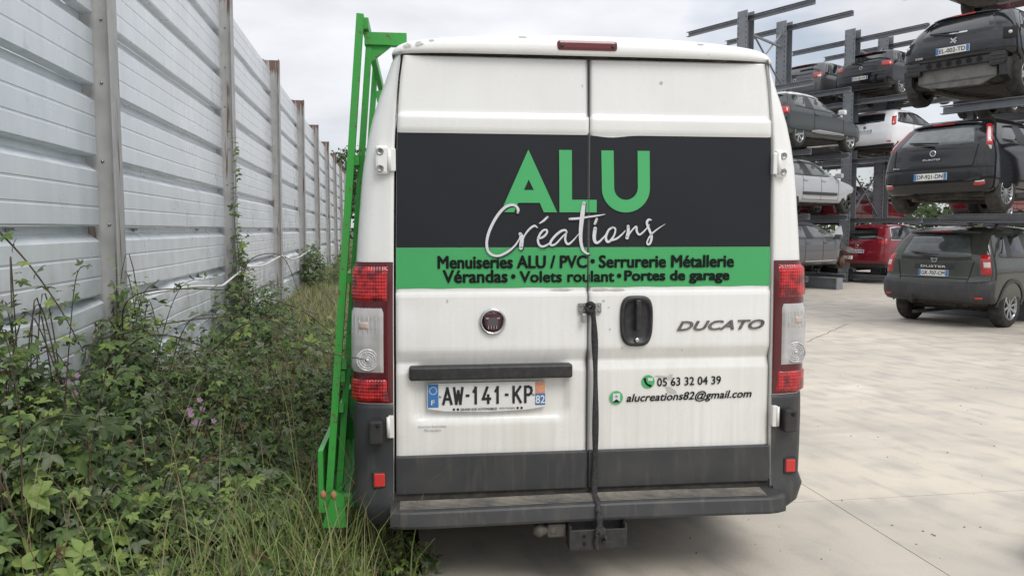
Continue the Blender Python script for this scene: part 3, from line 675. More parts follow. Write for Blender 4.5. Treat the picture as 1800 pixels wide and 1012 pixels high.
GL = {'A': [[(0, 0), (.5, 1), (1, 0)], [(.2, .3), (.8, .3)]], 'W': [[(0, 1), (.25, 0), (.5, .8), (.75, 0), (1, 1)]], '1': [[(.1, .76), (.6, 1), (.6, 0)]], '4': [[(.62, 1), (.04, .26), (1, .26)], [(.76, .48), (.76, 0)]],
      'K': [[(0, 0), (0, 1)], [(.95, 1), (.05, .40)], [(.32, .60), (1, 0)]], 'P': [[(0, 0), (0, 1), (.55, 1), (.88, .92), (.98, .75), (.88, .56), (.55, .47), (0, .47)]], '-': [[(0, .5), (1, .5)]]}
def glyph(ch, u0, u1, z0, z1, w, v, mt, parent):
    t = MB(); k = 0
    for st_ in GL[ch]:
        pts = [(u0 + w / 2 + (u1 - u0 - w) * a, z0 + w / 2 + (z1 - z0 - w) * b_) for a, b_ in st_]
        for a, b_ in zip(pts[:-1], pts[1:]):
            d = Vector((b_[0] - a[0], b_[1] - a[1])).normalized() * w / 2; q = Vector((-d.y, d.x)); A, B = Vector(a) - d, Vector(b_) + d; vv = v - .00012 * k; k += 1
            t.add([(p.x, vv, p.y) for p in (A - q, B - q, B + q, A + q)], [(0, 1, 2, 3)])
    return t.build('character', mt, parent)
for ch, a, b_ in (('A', -.656, -.609), ('W', -.608, -.560), ('-', -.551, -.534), ('1', -.522, -.494), ('4', -.481, -.437), ('1', -.424, -.396), ('-', -.376, -.359), ('K', -.342, -.299), ('P', -.289, -.249)):
    glyph(ch, a, b_, .842, .922, .0115, pv2, 'plate_char', po)
t = MB(); add_text(t, 'F', (-.704, pv2, .843), (.015, 0, 0), (0, 0, .022), .01); t.build('country_letter', 'plate_white', po); t = MB(); add_text(t, '82', (-.236, pv2, .840), (.041, 0, 0), (0, 0, .036), .012)
t.build('department_number', 'plate_white', po); t = MB()
for k in range(12): disc(t, -.6955 + .016 * math.cos(k * math.pi / 6), .907 + .016 * math.sin(k * math.pi / 6), .0028, pv2, 6)
tag(t.build('star_ring', 'plate_white', po), None, kind='stuff')
t = MB(); add_text(t, 'GRAND SUD AUTOMOBILES', (-.575, pv2, .8155), (.165, 0, 0), (0, 0, .010), .01, .2); add_text(t, 'MONTAUBAN', (-.400, pv2, .8165), (.070, 0, 0), (0, 0, .009), 0)
for u in (-.604, -.586, -.318, -.300): disc(t, u, .821, .0055, pv2, 12)
t.build('dealer_name', 'letter_dark', po)
for u in (-.664, -.246): MB().lathe([(0, pv - .003), (.005, pv - .002), (.005, pv)], (u, 0, .880), 'y', 10).build('screw', 'steel', po)
# --- hasp plates and rivets
t = MB().box(-.046, -.006, -.012, -.003, 1.246, 1.290).box(.006, .058, -.012, -.003, 1.246, 1.290)
ha = t.build('hasp', 'steel', van)
for u in (-.036, -.018, .024, .046):
    for z in (1.256, 1.280):
        if -.01 < u < .03 and u != .024: continue
        MB().lathe([(0, -.017), (.004, -.016), (.006, -.012)], (u, 0, z), 'y', 10).build('rivet', 'steel', ha)
MB().tube(spline([(-.01, -.016, 1.285), (-.016, -.030, 1.262), (-.006, -.034, 1.243), (.012, -.03, 1.25), (.012, -.018, 1.278)], 6), .0055, 8).build('shackle', 'black_trim', ha)
MB().box(-.034, -.016, -.036, -.014, 1.205, 1.246, 0, bev=.004).build('padlock', 'steel', ha)
# --- hinges
for sg, uu, lab in ((-1, -.898, 'l'), (1, .895, 'r')):
    t = MB().box(uu - .038, uu + .020, -.022, .01, 1.855, 1.978, 0, bev=.012)
    h = t.build('hinge', 'van_white', van)
    MB().box(min(uu - sg * .022, uu - sg * .050), max(uu - sg * .022, uu - sg * .050), -.020, .012, 1.868, 1.966, 0, bev=.005).build('hinge_leaf', 'van_white', h)
    MB().lathe([(.009, 1.868), (.009, 1.964)], (uu - sg * .022, -.018, 0), 'z', 12).build('hinge_pin', 'van_white', h)
    for z in (1.880, 1.952): MB().lathe([(.016, -.020), (.016, -.026), (.011, -.026), (.009, -.022), (.0, -.022)], (uu + sg * .006 - .010, 0, z), 'y', 16).build('bolt_head', 'steel', h)
    u2 = sg * .880
    t = MB().box(u2 - .013, u2 + .013, -.028, .01, .708, .806, 0, bev=.004).lathe([(.008, .712), (.008, .802)], (u2 + sg * .012, -.026, 0), 'z', 10)
    t.build('hinge', 'van_white', van)
# --- tail lamps
def lampstrip(z0, z1, t0, t1, off, sg, nz_=10, nt_=14, mi=0, topcurve=0.):
    vs = []; fs = []
    for i in range(nz_ + 1):
        for j in range(nt_ + 1):
            tt = t0 + (t1 - t0) * j / nt_; z = z0 + (z1 - z0) * i / nz_ + (topcurve * (tt - t0) if i == nz_ else 0)
            a = pillar(z, max(tt - .03, 0)); b_ = pillar(z, min(tt + .03, 1)); d = np.array([b_[0] - a[0], b_[1] - a[1]]); d /= np.hypot(*d); nn = (d[1], -d[0])
            u, v = pillar(z, tt); k = off if 0 < i < nz_ and 0 < j < nt_ else off * .35
            vs.append((sg * (u + nn[0] * k), v + nn[1] * k, z))
    for i in range(nz_):
        for j in range(nt_): fs.append((i * (nt_ + 1) + j, i * (nt_ + 1) + j + 1, (i + 1) * (nt_ + 1) + j + 1, (i + 1) * (nt_ + 1) + j))
    return MB().add(vs, fs, mi, True)
for sg in (-1, 1):
    lo = lampstrip(.858, 1.478, .01, .96, .012, sg, topcurve=-.0).build('tail_lamp', 'lens_dark', van)
    tag(lo, 'tall red and clear tail lamp')
    lampstrip(1.303, 1.458, .10, .93, .020, sg).build('red_lens', 'lens_red', lo)
    lampstrip(.865, .968, .10, .93, .019, sg).build('red_lens', 'lens_red', lo)
    lampstrip(.985, 1.288, .17, .86, .021, sg).build('clear_lens', 'lens_clear', lo)
    zc, tc_ = 1.052, .50; u, v = pillar(zc, tc_); t = MB()
    for k, rr in enumerate((.050, .040, .030, .020)): t.lathe([(rr, -.024), (rr - .003, -.0285), (rr - .008, -.0285), (rr - .010, -.024)], (sg * u, v, zc), 'y', 28, close=False)
    t.lathe([(.011, -.024), (.009, -.030), (0, -.031)], (sg * u, v, zc), 'y', 14)
    t.build('reversing_lamp', 'lens_plain', lo)
    for k in range(7): lampstrip(1.135, 1.275, .30 + .075 * k, .335 + .075 * k, .0235, sg, 4, 3).build('lens_rib', 'lens_plain', lo)
    lampstrip(1.18, 1.225, .42, .66, .0245, sg, 5, 5).build('bulb', 'lens_bulb', lo)
# --- bumper
for sg in (-1, 1):
    vs = []; fs = []; cz_ = [.298, .31, .345, .42, .47, .6, .75, .83, .852, .856]
    for i, z in enumerate(cz_):
        off = [-.03, .0, .028, .034, .012, .010, .008, .006, .004, -.006][i]
        for j in range(19):
            tt = .005 + .995 * j / 18; a = pillar(z, max(tt - .03, 0)); b_ = pillar(z, min(tt + .03, 1)); d = np.array([b_[0] - a[0], b_[1] - a[1]]); d /= np.hypot(*d)
            u, v = pillar(z, tt); vs.append((sg * (u + d[1] * off), v - d[0] * off, z))
        vs.append((sg * (Wz(z) + off), .55, z))
    k = 20
    for i in range(len(cz_) - 1):
        for j in range(k - 1): fs.append((i * k + j, i * k + j + 1, (i + 1) * k + j + 1, (i + 1) * k + j))
    cb = MB().add(vs, fs, 0, True).build('corner_bumper', 'plastic_grey', van)
    uu = sg * .945
    bf = MB().box(uu - .030, uu + .030, -.055, .01, .685, .792, 0, bev=.010).build('buffer', 'black_rubber', cb)
    MB().lathe([(0, -.059), (.009, -.058), (.010, -.054)], (uu + .008, 0, .772), 'y', 12).build('buffer_bolt', 'gap_black', bf)
    uu = -.934 if sg < 0 else .968
    rf = MB().box(uu - .032, uu + .032, -.010, .02, .479, .556, 0, bev=.006).build('reflector_frame', 'black_rubber', cb)
    MB().box(uu - .024, uu + .024, -.015, .02, .487, .548, 0, bev=.005).build('reflector', 'reflector_red', cb)
t = MB(); prof = [(.04, .425), (-.02, .422), (-.108, .413), (-.122, .408), (-.127, .400), (-.138, .350), (-.134, .338), (-.05, .335), (.04, .34)]
for a, b_ in zip(prof[:-1], prof[1:]):
    pass
nu = 40; vs = []; fs = []
for i in range(nu + 1):
    u = -.885 + 1.790 * i / nu; e = max(abs(u) - .80, 0) / .11; sag = .006 * math.sin(u * 3 + 1) + .010 * (u < -.5) * (-(u + .5)) * .5
    for v, z in prof: vs.append((u, v * (1 - .25 * e * e), z + sag * .6))
k = len(prof)
for i in range(nu):
    for j in range(k): fs.append((i * k + j, (i + 1) * k + j, (i + 1) * k + (j + 1) % k, i * k + (j + 1) % k))
fs.append(tuple(range(k))); fs.append(tuple(range(nu * k, nu * k + k)))
bpo = MB().add(vs, fs, 0, False).build('bumper', 'plastic_grey', van)
tag(bpo, 'scuffed grey plastic rear step bumper')
for q in range(7):
    v0 = -.022 - q * .0125; zt = float(np.interp(v0, [-.105, -.02, .04], [.410, .421, .425]))
    t = MB(); vs = []; fs = []
    for i in range(33):
        u = -.845 + 1.66 * i / 32; sag = .006 * math.sin(u * 3 + 1) + .010 * (u < -.5) * (-(u + .5)) * .5
        z = zt + sag * .6; vs += [(u, v0 - .0035, z - .001), (u, v0 - .0015, z + .0045), (u, v0 + .0015, z + .0045), (u, v0 + .0035, z - .001)]
    for i in range(32):
        for j in range(3): fs.append((i * 4 + j, i * 4 + j + 1, i * 4 + j + 5, i * 4 + j + 4))
    t.add(vs, fs); t.build('tread_rib', 'tread_grey', bpo)
# --- tow bracket under the bumper
t = MB(); t.box(-.112, .146, -.10, -.085, .222, .334, 0, bev=.008); t.box(-.112, -.100, -.165, -.09, .222, .330, 0, bev=.006); t.box(.134, .146, -.165, -.09, .222, .334, 0, bev=.006); t.box(-.112, .146, -.165, -.155, .222, .312, 0, bev=.004)
tb = t.build('tow_bracket', 'black_trim', van)
for u, z in ((-.045, .285), (-.045, .252)): MB().lathe([(0, -.168), (.008, -.1675), (.008, -.164)], (u, 0, z), 'y', 10).build('bolt_hole', 'gap_black', tb)
t = MB().box(-.20, -.115, -.115, -.06, .262, .325, 0, bev=.010); t.lathe([(0, -.262), (.02, -.257), (.031, -.240), (.031, -.226), (.02, -.206), (.022, -.19), (.03, -.185), (.03, -.16)], (0, -.09, .293), 'x', 20)
t.build('tow_ball', 'dirty_steel', tb)
MB().box(-.20, .15, -.05, .25, .275, .333).build('tow_arm', 'black_trim', tb)
# --- underbody, wheels, side trims, mirrors
MB().box(-.75, .75, .2, 4.6, .26, .37).tube([(.3, .15, .27), (.3, 1.2, .27), (.25, 3.0, .27)], .035, 10).box(-.8, .8, 1.0, 1.12, .24, .36).build('underbody', 'underbody', van)
MB().box(-.98, -.93, .7, 4.5, .22, .42).box(.93, .98, .7, 4.5, .22, .42).build('sill', 'underbody', van)  # side skirts added to deepen the shade beneath the van
MB().box(-.45, .25, 1.4, 2.6, .20, .37).build('shade_tank', 'underbody', van)  # unseen tank-like volume, added so the ground below goes darker
MB().box(-.872, .872, .0, .06, .30, .452).build('rear_crossmember', 'underbody', van)
def wheel_mesh(r, w, n=36):
    hw = w / 2
    return MB().lathe([(r * .60, -hw), (r * .66, -hw * 1.02), (r * .90, -hw * 1.03), (r * .975, -hw * .82), (r, -hw * .55), (r, hw * .55), (r * .975, hw * .82), (r * .90, hw * 1.03), (r * .66, hw * 1.02), (r * .60, hw)], axis='y', n=n, close=False).mesh('tyre', 'tyre')
def rim_mesh(r, w, spokes, wide, mt='rim_alloy', double=False):
    q = r * .64; hw = w / 2; t = MB()
    t.lathe([(q, hw * .98), (q, hw * 1.04), (q * .93, hw * 1.02), (q * .90, hw * .55), (q * .90, -hw)], axis='y', n=32, close=False)
    t.lathe([(q * .9, hw * .2), (0, hw * .2)], axis='y', n=24, mi=1, close=False)
    t.lathe([(q * .24, hw * .2), (q * .24, hw * .78), (q * .12, hw * .88), (0, hw * .88)], axis='y', n=16)
    for k in range(spokes):
        for dd in ((-.10, .10) if double else (0,)):
            a = 2 * math.pi * k / spokes; a2 = a + dd; p0_ = Vector((math.cos(a) * q * .18, hw * .74, math.sin(a) * q * .18)); p1_ = Vector((math.cos(a2 * 1.0 + dd) * q * .95, hw * .95, math.sin(a2 + dd) * q * .95))
            t.bar(p0_, p1_, q * wide, q * .10, (0, 1, 0))
    return t.mesh('rim', [mt, 'rim_dark'])
vt, vr = wheel_mesh(.34, .225), rim_mesh(.34, .225, 8, .16, 'rim_dark')
for u, v, a in ((-.90, 1.02, math.pi / 2), (.90, 1.02, -math.pi / 2), (-.90, 4.47, math.pi / 2), (.90, 4.47, -math.pi / 2)):
    w = link('wheel', vt, van, (u, v, .34), (0, 0, a)); link('rim', vr, w)
for sg in (-1, 1):
    MB().box(min(sg * 1.038, sg * 1.062), max(sg * 1.038, sg * 1.062), 1.5, 4.0, .62, .78, 0, bev=.008).build('side_moulding', 'plastic_grey', van)
    t = MB().box(sg * 1.22 - .10, sg * 1.22 + .10, 3.98, 4.10, 1.30, 1.62, 0, bev=.03).bar((sg * .98, 4.05, 1.35), (sg * 1.15, 4.05, 1.40), .06, .08)
    t.build('door_mirror', 'black_trim', van)

# ------------------------------------------------------------------ black strap from the hasp to the tow bracket
sp_o = thing('tie_strap', 'black webbing strap tied from the door hasp down to the tow bracket', 'strap', van.location, VY)
t = MB(); q = spline([(.008, -.036, 1.272), (.020, -.034, 1.20), (.030, -.028, .95), (.031, -.030, .60), (.026, -.042, .45), (.024, -.120, .418), (.022, -.148, .39), (.024, -.155, .36), (.022, -.176, .315)], 8)
vs = []; fs = []
for i, p in enumerate(q):
    w = .0125 + .002 * math.sin(i * .7); tw = .004 * math.sin(i * .5); vs += [(p[0] - w, p[1] - tw, p[2]), (p[0] + w, p[1] + tw, p[2]), (p[0] + w, p[1] + tw + .003, p[2]), (p[0] - w, p[1] - tw + .003, p[2])]
for i in range(len(q) - 1):
    for j in range(4): fs.append((i * 4 + j, i * 4 + (j + 1) % 4, i * 4 + 4 + (j + 1) % 4, i * 4 + 4 + j))
t.add(vs, fs, 0, True).build('webbing', 'strap', sp_o)
t = MB()
for k in range(5): t.tube(spline([(.022 + random.uniform(-.02, .02), -.178, .322), (.022 + random.uniform(-.03, .03), -.186, .30), (.022 + random.uniform(-.012, .012), -.178, .282)], 4), .008, 6)
t.tube(spline([(.012, -.178, .30), (.004, -.180, .26), (.010, -.176, .225)], 5), .010, 6).tube(spline([(.034, -.178, .30), (.050, -.180, .27), (.036, -.176, .255)], 5), .007, 6)
t.build('knot', 'strap', sp_o)
t = MB().tube(spline([(-.010, -.02, 1.286), (.002, -.045, 1.294), (.016, -.045, 1.282), (.012, -.04, 1.262), (-.006, -.042, 1.258), (-.012, -.03, 1.27)], 5), .009, 8)
t.build('loop', 'strap', sp_o)

# ------------------------------------------------------------------ green glass-carrying rack on the van's left flank
gr = thing('glass_rack', 'green painted steel glass rack bolted along the left flank of the van', 'rack', van.location, VY)
def fr(z): return -1.18 + (z - .285) * .0783       # leaning outer plane
for k, v in enumerate((.16, 1.35, 2.55, 3.75)):
    t = MB().bar((fr(.285), v, .285), (fr(2.566), v, 2.566), .031, .045, (0, 1, 0)); t.build('post', 'rack_green', gr)
    if k: 
        t = MB().bar((fr(2.36) + .02, v, 2.40), (-.80, v, 2.44), .05, .06); t.build('roof_bracket', 'rack_green', gr)
    else:
        t = MB().bar((fr(2.47) + .02, v + .08, 2.478), (-.80, v + .08, 2.478), .05, .055); t.prism([(fr(2.4) + .03, 2.452), (-.865, 2.452), (fr(2.3) + .04, 2.36)], v + .07, v + .09)
        t.build('roof_bracket', 'rack_green', gr)
    t = MB().bar((fr(.40) + .02, v + .02, .37), (-.98, v + .02, .37), .05, .05); t.build('foot_bracket', 'rack_green', gr)
    t = MB().bar((fr(1.45) + .03, v + .06, 1.42), (-1.02, v + .06, 1.42), .045, .05); t.build('side_bracket', 'rack_green', gr)
t = MB().bar((fr(.30) + .040, .24, .34), (fr(2.5) + .036, .24, 2.44), .028, .03, (0, 1, 0)); t.build('inner_post', 'rack_green', gr)
for z0, zz in ((2.50, 2.36), ):
    t = MB().bar((fr(2.53) + .02, .20, 2.54), (fr(2.36) + .03, 3.75, 2.50), .03, .05); t.build('top_rail', 'rack_green', gr)
for z in (1.93, 1.40, .95): t = MB().bar((fr(z) + .02, .16, z), (fr(z) + .02, 3.75, z), .03, .045); t.build('rail', 'rack_green', gr)
t = MB().bar((fr(1.0) + .02, .2, 1.0), (fr(.7) + .06, 1.3, .62), .03, .045); t.build('brace', 'rack_green', gr)
t = MB().bar((fr(.8) + .02, .2, .80), (fr(.7) + .06, 1.3, .42), .03, .045); t.build('brace', 'rack_green', gr)
t = MB().box(-1.215, -1.10, .12, 3.8, .335, .355).box(-1.215, -1.193, .12, 3.8, .355, .62); t.build('shelf', 'rack_green', gr)
t = MB().prism([(-1.20, .27), (-1.09, .27), (-1.10, .41), (-1.15, .44)], .10, .125); t.build('end_plate', 'rack_green', gr)
# ------------------------------------------------------------------ cars
HD = 35.0
class Car:
    def __init__(s, name, label, loc, heading, L, W, H, ro, wb, r, paint_, rear=None, wk=None, frontk=None, Rr=.28, p=3.4, zb=.95, roll=0., pitch=0., group='scrap cars on the racks', roofp=None, Rf=.55):
        s.L, s.W, s.H, s.ro, s.wb, s.r, s.p, s.Rr, s.Rf = L, W, H, ro, wb, r, p, Rr, Rf
        rear = rear or [(.28, .12), (.36, .03), (.50, 0), (.66, .01), (.80, .045), (zb, .09), (H - .20, .36), (H - .09, .48), (H - .035, .75), (H, 1.15)]
        frontk = frontk or [(.28, L - .12), (.36, L - .02), (.55, L), (.70, L - .10), (.80, L - .36), (.90, L - .85), (.99, L - 1.12), (H - .14, L - 1.82), (H - .05, L - 2.1), (H, L - 2.4)]
        wk = wk or [(.28, .46 * W), (.36, .487 * W), (.60, .5 * W), (.82, .495 * W), (zb + .02, .475 * W), (H - .20, .395 * W), (H - .09, .355 * W), (H - .035, .30 * W), (H, .16 * W)]
        s.xr = pchip(*zip(*rear)); s.xf = pchip(*zip(*frontk)); s.wz = pchip(*zip(*wk))
        s.root = thing(name, label, 'car', loc, R(heading), group); s.root.rotation_euler = (R(roll), R(pitch), R(heading))
        zl = sorted(set([z for z, _ in rear] + [z for z, _ in frontk] + [z for z, _ in wk])); zz = []
        for a, b_ in zip(zl[:-1], zl[1:]):
            k = max(1, int((b_ - a) / .035)); zz += [a + (b_ - a) * i / k for i in range(k)]
        zz.append(zl[-1]); mb = MB(); vs = []; fs = []
        nr, ns, nf = 22, 14, 14
        for z in zz:
            ring = [s.rp(-1 + 2 * i / nr, z) for i in range(nr + 1)]                       # rear, right to left
            x0, x1 = s.xr(z) + s.Rr, s.xf(z) - s.Rf; x1 = max(x1, x0 + .05)
            ring += [(x0 + (x1 - x0) * i / ns, s.wz(z), z) for i in range(1, ns)]
            for i in range(nf + 1):
                a = math.pi / 2 - math.pi * i / nf; y = s.wz(z) * math.copysign(abs(math.sin(a)) ** .62, math.sin(a)); ring.append((x1 + (s.xf(z) - x1) * abs(math.cos(a)) ** .62, y, z))
            ring += [(x1 + (x0 - x1) * i / ns, -s.wz(z), z) for i in range(1, ns)]
            vs += ring
        k = len(vs) // len(zz)
        for i in range(len(zz) - 1):
            for j in range(k): fs.append((i * k + j, i * k + (j + 1) % k, (i + 1) * k + (j + 1) % k, (i + 1) * k + j))
        fs.append(tuple(range(k))[::-1]); fs.append(tuple(range((len(zz) - 1) * k, len(zz) * k)))
        mb.add(vs, fs, 0, True); mb.s[-1] = mb.s[-2] = False
        me = mb.mesh('body', [paint_, 'hole_dark']); s.body = link('body', me, s.root)
        ct = MB(); w2 = W / 2
        for x in (ro, ro + wb):
            for a, b_ in ((-w2 - .1, -w2 + .30), (w2 - .30, w2 + .1)): ct.lathe([(r + .055, a), (r + .055, b_)], (x, 0, r + .02), 'y', 28, 1, smooth=False)
        cm = ct.mesh('cut', [paint_, 'hole_dark']); co_ = link('cut', cm)
        md = s.body.modifiers.new('b', 'BOOLEAN'); md.operation = 'DIFFERENCE'; md.object = co_; md.solver = 'EXACT'
        dg = bpy.context.evaluated_depsgraph_get(); nm = bpy.data.meshes.new_from_object(s.body.evaluated_get(dg)); s.body.modifiers.clear(); s.body.data = nm; nm.name = 'body'
        bpy.data.objects.remove(co_); bpy.data.meshes.remove(cm)
        s.part('underside', MB().box(.25, L - .9, -w2 * .78, w2 * .78, rear[0][0] - .04, rear[0][0] + .1).box(.3, .5, -w2 * .5, w2 * .3, rear[0][0] - .07, rear[0][0] + .08).tube([(.15, w2 * .4, .2), (1.2, w2 * .35, .2), (2.2, .1, .2)], .03, 8).bar((ro, -w2 * .8, r * .8), (ro, w2 * .8, r * .8), .08, .08), 'underbody')
    def rp(s, t, z):
        a = t * math.pi / 2; e = 2 / s.p; y = s.wz(z) * math.copysign(abs(math.sin(a)) ** e, a); return (s.xr(z) + s.Rr * (1 - abs(math.cos(a)) ** e), y, z)
    def S(s, kind, a, z):
        if kind == 't': return Vector(s.rp(a, z))
        if kind == 'r':
            q = min(abs(a) / s.wz(z), .999); return Vector((s.xr(z) + s.Rr * (1 - (1 - q ** s.p) ** (1 / s.p)), a, z))
        sg = -1 if kind == 'R' else 1; x = a; w = s.wz(z); x0, x1 = s.xr(z) + s.Rr, s.xf(z) - s.Rf
        if x < x0: q = min(max((x0 - x) / s.Rr, 0), .999); w *= (1 - q ** s.p) ** (1 / s.p)
        elif x > x1: q = min(max((x - x1) / s.Rf, 0), .999); w *= (1 - q ** 3.2) ** (1 / 3.2)
        return Vector((x, sg * w, z))
    def nrm(s, kind, a, z):
        e = .01; p = s.S(kind, a, z); d1 = s.S(kind, a + e, z) - s.S(kind, a - e, z); d2 = s.S(kind, a, z + e) - s.S(kind, a, z - e); n_ = d1.cross(d2)
        if n_.length < 1e-9: n_ = Vector((-1, 0, 0))
        n_.normalize(); return n_ if n_.dot(p - Vector((s.L * .45, 0, .7))) > 0 else -n_
    def patch(s, name, kind, lo, up, mt, off=.006, na=4, nz_=6, parent=None, label=None):
        lo_, up_ = [], []
        for q, o_ in ((lo, lo_), (up, up_)):
            for a, b_ in zip(q[:-1], q[1:]):
                for i in range(na): t = i / na; o_.append((a[0] + (b_[0] - a[0]) * t, a[1] + (b_[1] - a[1]) * t))
            o_.append(q[-1])
        ts = [0, .02] + [i / nz_ for i in range(1, nz_)] + [.98, 1]; vs = []; fs = []; n_ = len(lo_)
        for i, t in enumerate(ts):
            for j in range(n_):
                a = lo_[j][0] + (up_[j][0] - lo_[j][0]) * t; z = lo_[j][1] + (up_[j][1] - lo_[j][1]) * t
                ed = i in (0, len(ts) - 1) or j in (0, n_ - 1)
                vs.append(s.S(kind, a, z) + s.nrm(kind, a, z) * (-.004 if ed else off))
        for i in range(len(ts) - 1):
            for j in range(n_ - 1): fs.append((i * n_ + j, i * n_ + j + 1, (i + 1) * n_ + j + 1, (i + 1) * n_ + j))
        o = MB().add(vs, fs, 0, True).build(name, mt, parent or s.root, fixn=True)
        if label: o['label'] = label
        return o
    def part(s, name, mb, mt, parent=None): return mb.build(name, mt, parent or s.root)
    def wheels(s, spokes=5, wide=.2, mt='rim_alloy', double=False, which=(0, 1, 2, 3), w=.2):
        tm, rm = wheel_mesh(s.r, w), rim_mesh(s.r, w, spokes, wide, mt, double); y = s.W / 2 - w / 2 - .015
        for k, (x, yy) in enumerate(((s.ro, -y), (s.ro, y), (s.ro + s.wb, -y), (s.ro + s.wb, y))):
            if k not in which: continue
            o = link('wheel', tm, s.root, (x, yy, s.r), (0, random.uniform(0, 1), math.pi if yy < 0 else 0)); link('rim', rm, o)
    def rear_window(s, z0, z1, w0, w1, mt='glass_dark', wiper=True, surround=None):
        if surround: s.patch('window_surround', 'r', [(-w0 - surround, z0 - surround * .6), (0, z0 - surround), (w0 + surround, z0 - surround * .6)], [(-w1 - surround * .7, z1), (0, z1 + surround * .6), (w1 + surround * .7, z1)], 'black_trim', .004, 6)
        o = s.patch('rear_window', 'r', [(-w0, z0 + .02), (-w0 * .6, z0), (w0 * .6, z0), (w0, z0 + .02)], [(-w1, z1 - .02), (-w1 * .6, z1), (w1 * .6, z1), (w1, z1 - .02)], mt, .009, 4)
        if wiper:
            a = s.S('r', 0, z0 - .02) + s.nrm('r', 0, z0) * .03; b_ = s.S('r', .36, z0 + .05) + s.nrm('r', .36, z0 + .05) * .03
            t = MB().bar(a, b_, .028, .02); c_ = s.S('r', -.05, z0 + .035) + s.nrm('r', 0, z0) * .022; d_ = s.S('r', .42, z0 + .075) + s.nrm('r', .4, z0) * .022; t.bar(c_, d_, .018, .012); s.part('wiper', t, 'black_trim')
        return o
    def spoiler(s, z, depth, w, mt):
        p = s.S('r', 0, z); t = MB(); vs = []; n_ = 13
        for i in range(n_):
            y = -w + 2 * w * i / (n_ - 1); q = s.S('r', y, z); e = (abs(y) / w) ** 4
            vs += [(q.x + .18, y, z + .055 - .02 * e), (q.x - depth * (1 - e * .4), y, z + .02 - .02 * e), (q.x - depth * (1 - e * .4) + .01, y, z - .005 - .02 * e), (q.x + .1, y, z + .0 - .02 * e)]
        fs = [(i * 4 + j, i * 4 + (j + 1) % 4, i * 4 + 4 + (j + 1) % 4, i * 4 + 4 + j) for i in range(n_ - 1) for j in range(4)] + [(0, 1, 2, 3), tuple(range(4 * n_ - 4, 4 * n_))]
        o = s.part('spoiler', t.add(vs, fs, 0, True), mt)
        q = s.S('r', 0, z); s.part('brake_light', MB().box(q.x - depth - .006, q.x - depth + .03, -.17, .17, z + .002, z + .022), 'lamp_red', o)
    def side_windows(s, segs, mt='glass_dark', trim='black_trim', sides='RL'):
        """segs = [(lower pts, upper pts)]"""
        for k in sides:
            if trim:
                lo = [segs[0][0][0]] + [segs[-1][0][-1]]; up = [segs[0][1][0]] + [segs[-1][1][-1]]
                allu = [p for g_ in segs for p in g_[1]]; alll = [p for g_ in segs for p in g_[0]]; d = .025
                n_ = max(len(allu), len(alll))
                s.patch('window_surround', k, [(alll[0][0] - d, alll[0][1] - .018)] + [(x, z - .018) for x, z in alll[1:-1]] + [(alll[-1][0] + d, alll[-1][1] - .018)], [(allu[0][0] - d, allu[0][1] + .012)] + [(x, z + .016) for x, z in allu[1:-1]] + [(allu[-1][0] + d, allu[-1][1] + .01)], trim, .004, 3)
            for lo, up in segs: s.patch('side_window', k, lo, up, mt, .009, 4)
    def lamp(s, t0, t1, z0, z1, mt='lamp_red', slant=0., name='tail_lamp', off=.012, sides=(-1, 1)):
        r_ = []
        for sg in sides: r_.append(s.patch(name, 't', [(sg * t0, z0), (sg * (t0 + t1) / 2, z0), (sg * t1, z0 + slant)], [(sg * t0, z1), (sg * (t0 + t1) / 2, z1), (sg * t1, z1 + slant)], mt, off, 3, 4))
        return r_
    def plate(s, text, z, w=.50, h=.105, y0=0., chars=True, tilt=None, dx=0.):
        p = s.S('r', y0, z); n_ = s.nrm('r', y0, z); n_.y = 0; n_.normalize(); ex = Vector((0, -1, 0)); ez = ex.cross(-n_) if False else n_.cross(ex); 
        if ez.z < 0: ez = -ez
        p = p + n_ * (.012 + dx); t = MB(); c_ = p - ex * w / 2 - ez * h / 2
        q = [c_, c_ + ex * w, c_ + ex * w + ez * h, c_ + ez * h]; t.add([v + n_ * .004 for v in q] + [v - n_ * .02 for v in q], [(0, 1, 2, 3), (0, 4, 5, 1), (1, 5, 6, 2), (2, 6, 7, 3), (3, 7, 4, 0)])
        o = s.part('number_plate', t, 'plate_white')
        for a, b_ in ((.0, .085), (.915, 1.)):
            t = MB(); q = [c_ + ex * w * a + n_ * .0055, c_ + ex * w * b_ + n_ * .0055]; t.add([q[0] + ez * h * .04, q[1] + ez * h * .04, q[1] + ez * h * .96, q[0] + ez * h * .96], [(0, 1, 2, 3)]); s.part('blue_band', t, 'plate_blue', o)
        if chars:
            t = MB(); add_text(t, text, c_ + ex * w * .11 + ez * h * .2 + n_ * .007, ex * w * .78, ez * h * .6, .012); s.part('characters', t, 'plate_char', o)
        return o
    def rtext(s, text, y, z, w, h, mt='chrome', bold=.02, shear=0.):
        p = s.S('r', y, z) + s.nrm('r', y, z) * .026; n_ = s.nrm('r', 0, z); n_.y = 0; n_.normalize(); ex = Vector((0, -1, 0)); ez = n_.cross(ex); ez = ez if ez.z > 0 else -ez
        t = MB(); add_text(t, text, p - ex * w / 2 - ez * h / 2, ex * w, ez * h, bold, shear); return s.part('lettering', t, mt)
    def badge(s, z, r_=.045, mt='chrome', inner='badge_dark'):
        p = s.S('r', 0, z) + s.nrm('r', 0, z) * .004; t = MB().lathe([(r_, .004), (r_, -.010), (r_ * .75, -.014), (r_ * .72, -.008), (0, -.008)], p, 'x', 20); o = s.part('badge', t, mt)
        s.part('badge_centre', MB().lathe([(r_ * .7, -.0085), (0, -.012)], p, 'x', 16, close=False), inner, o); return o
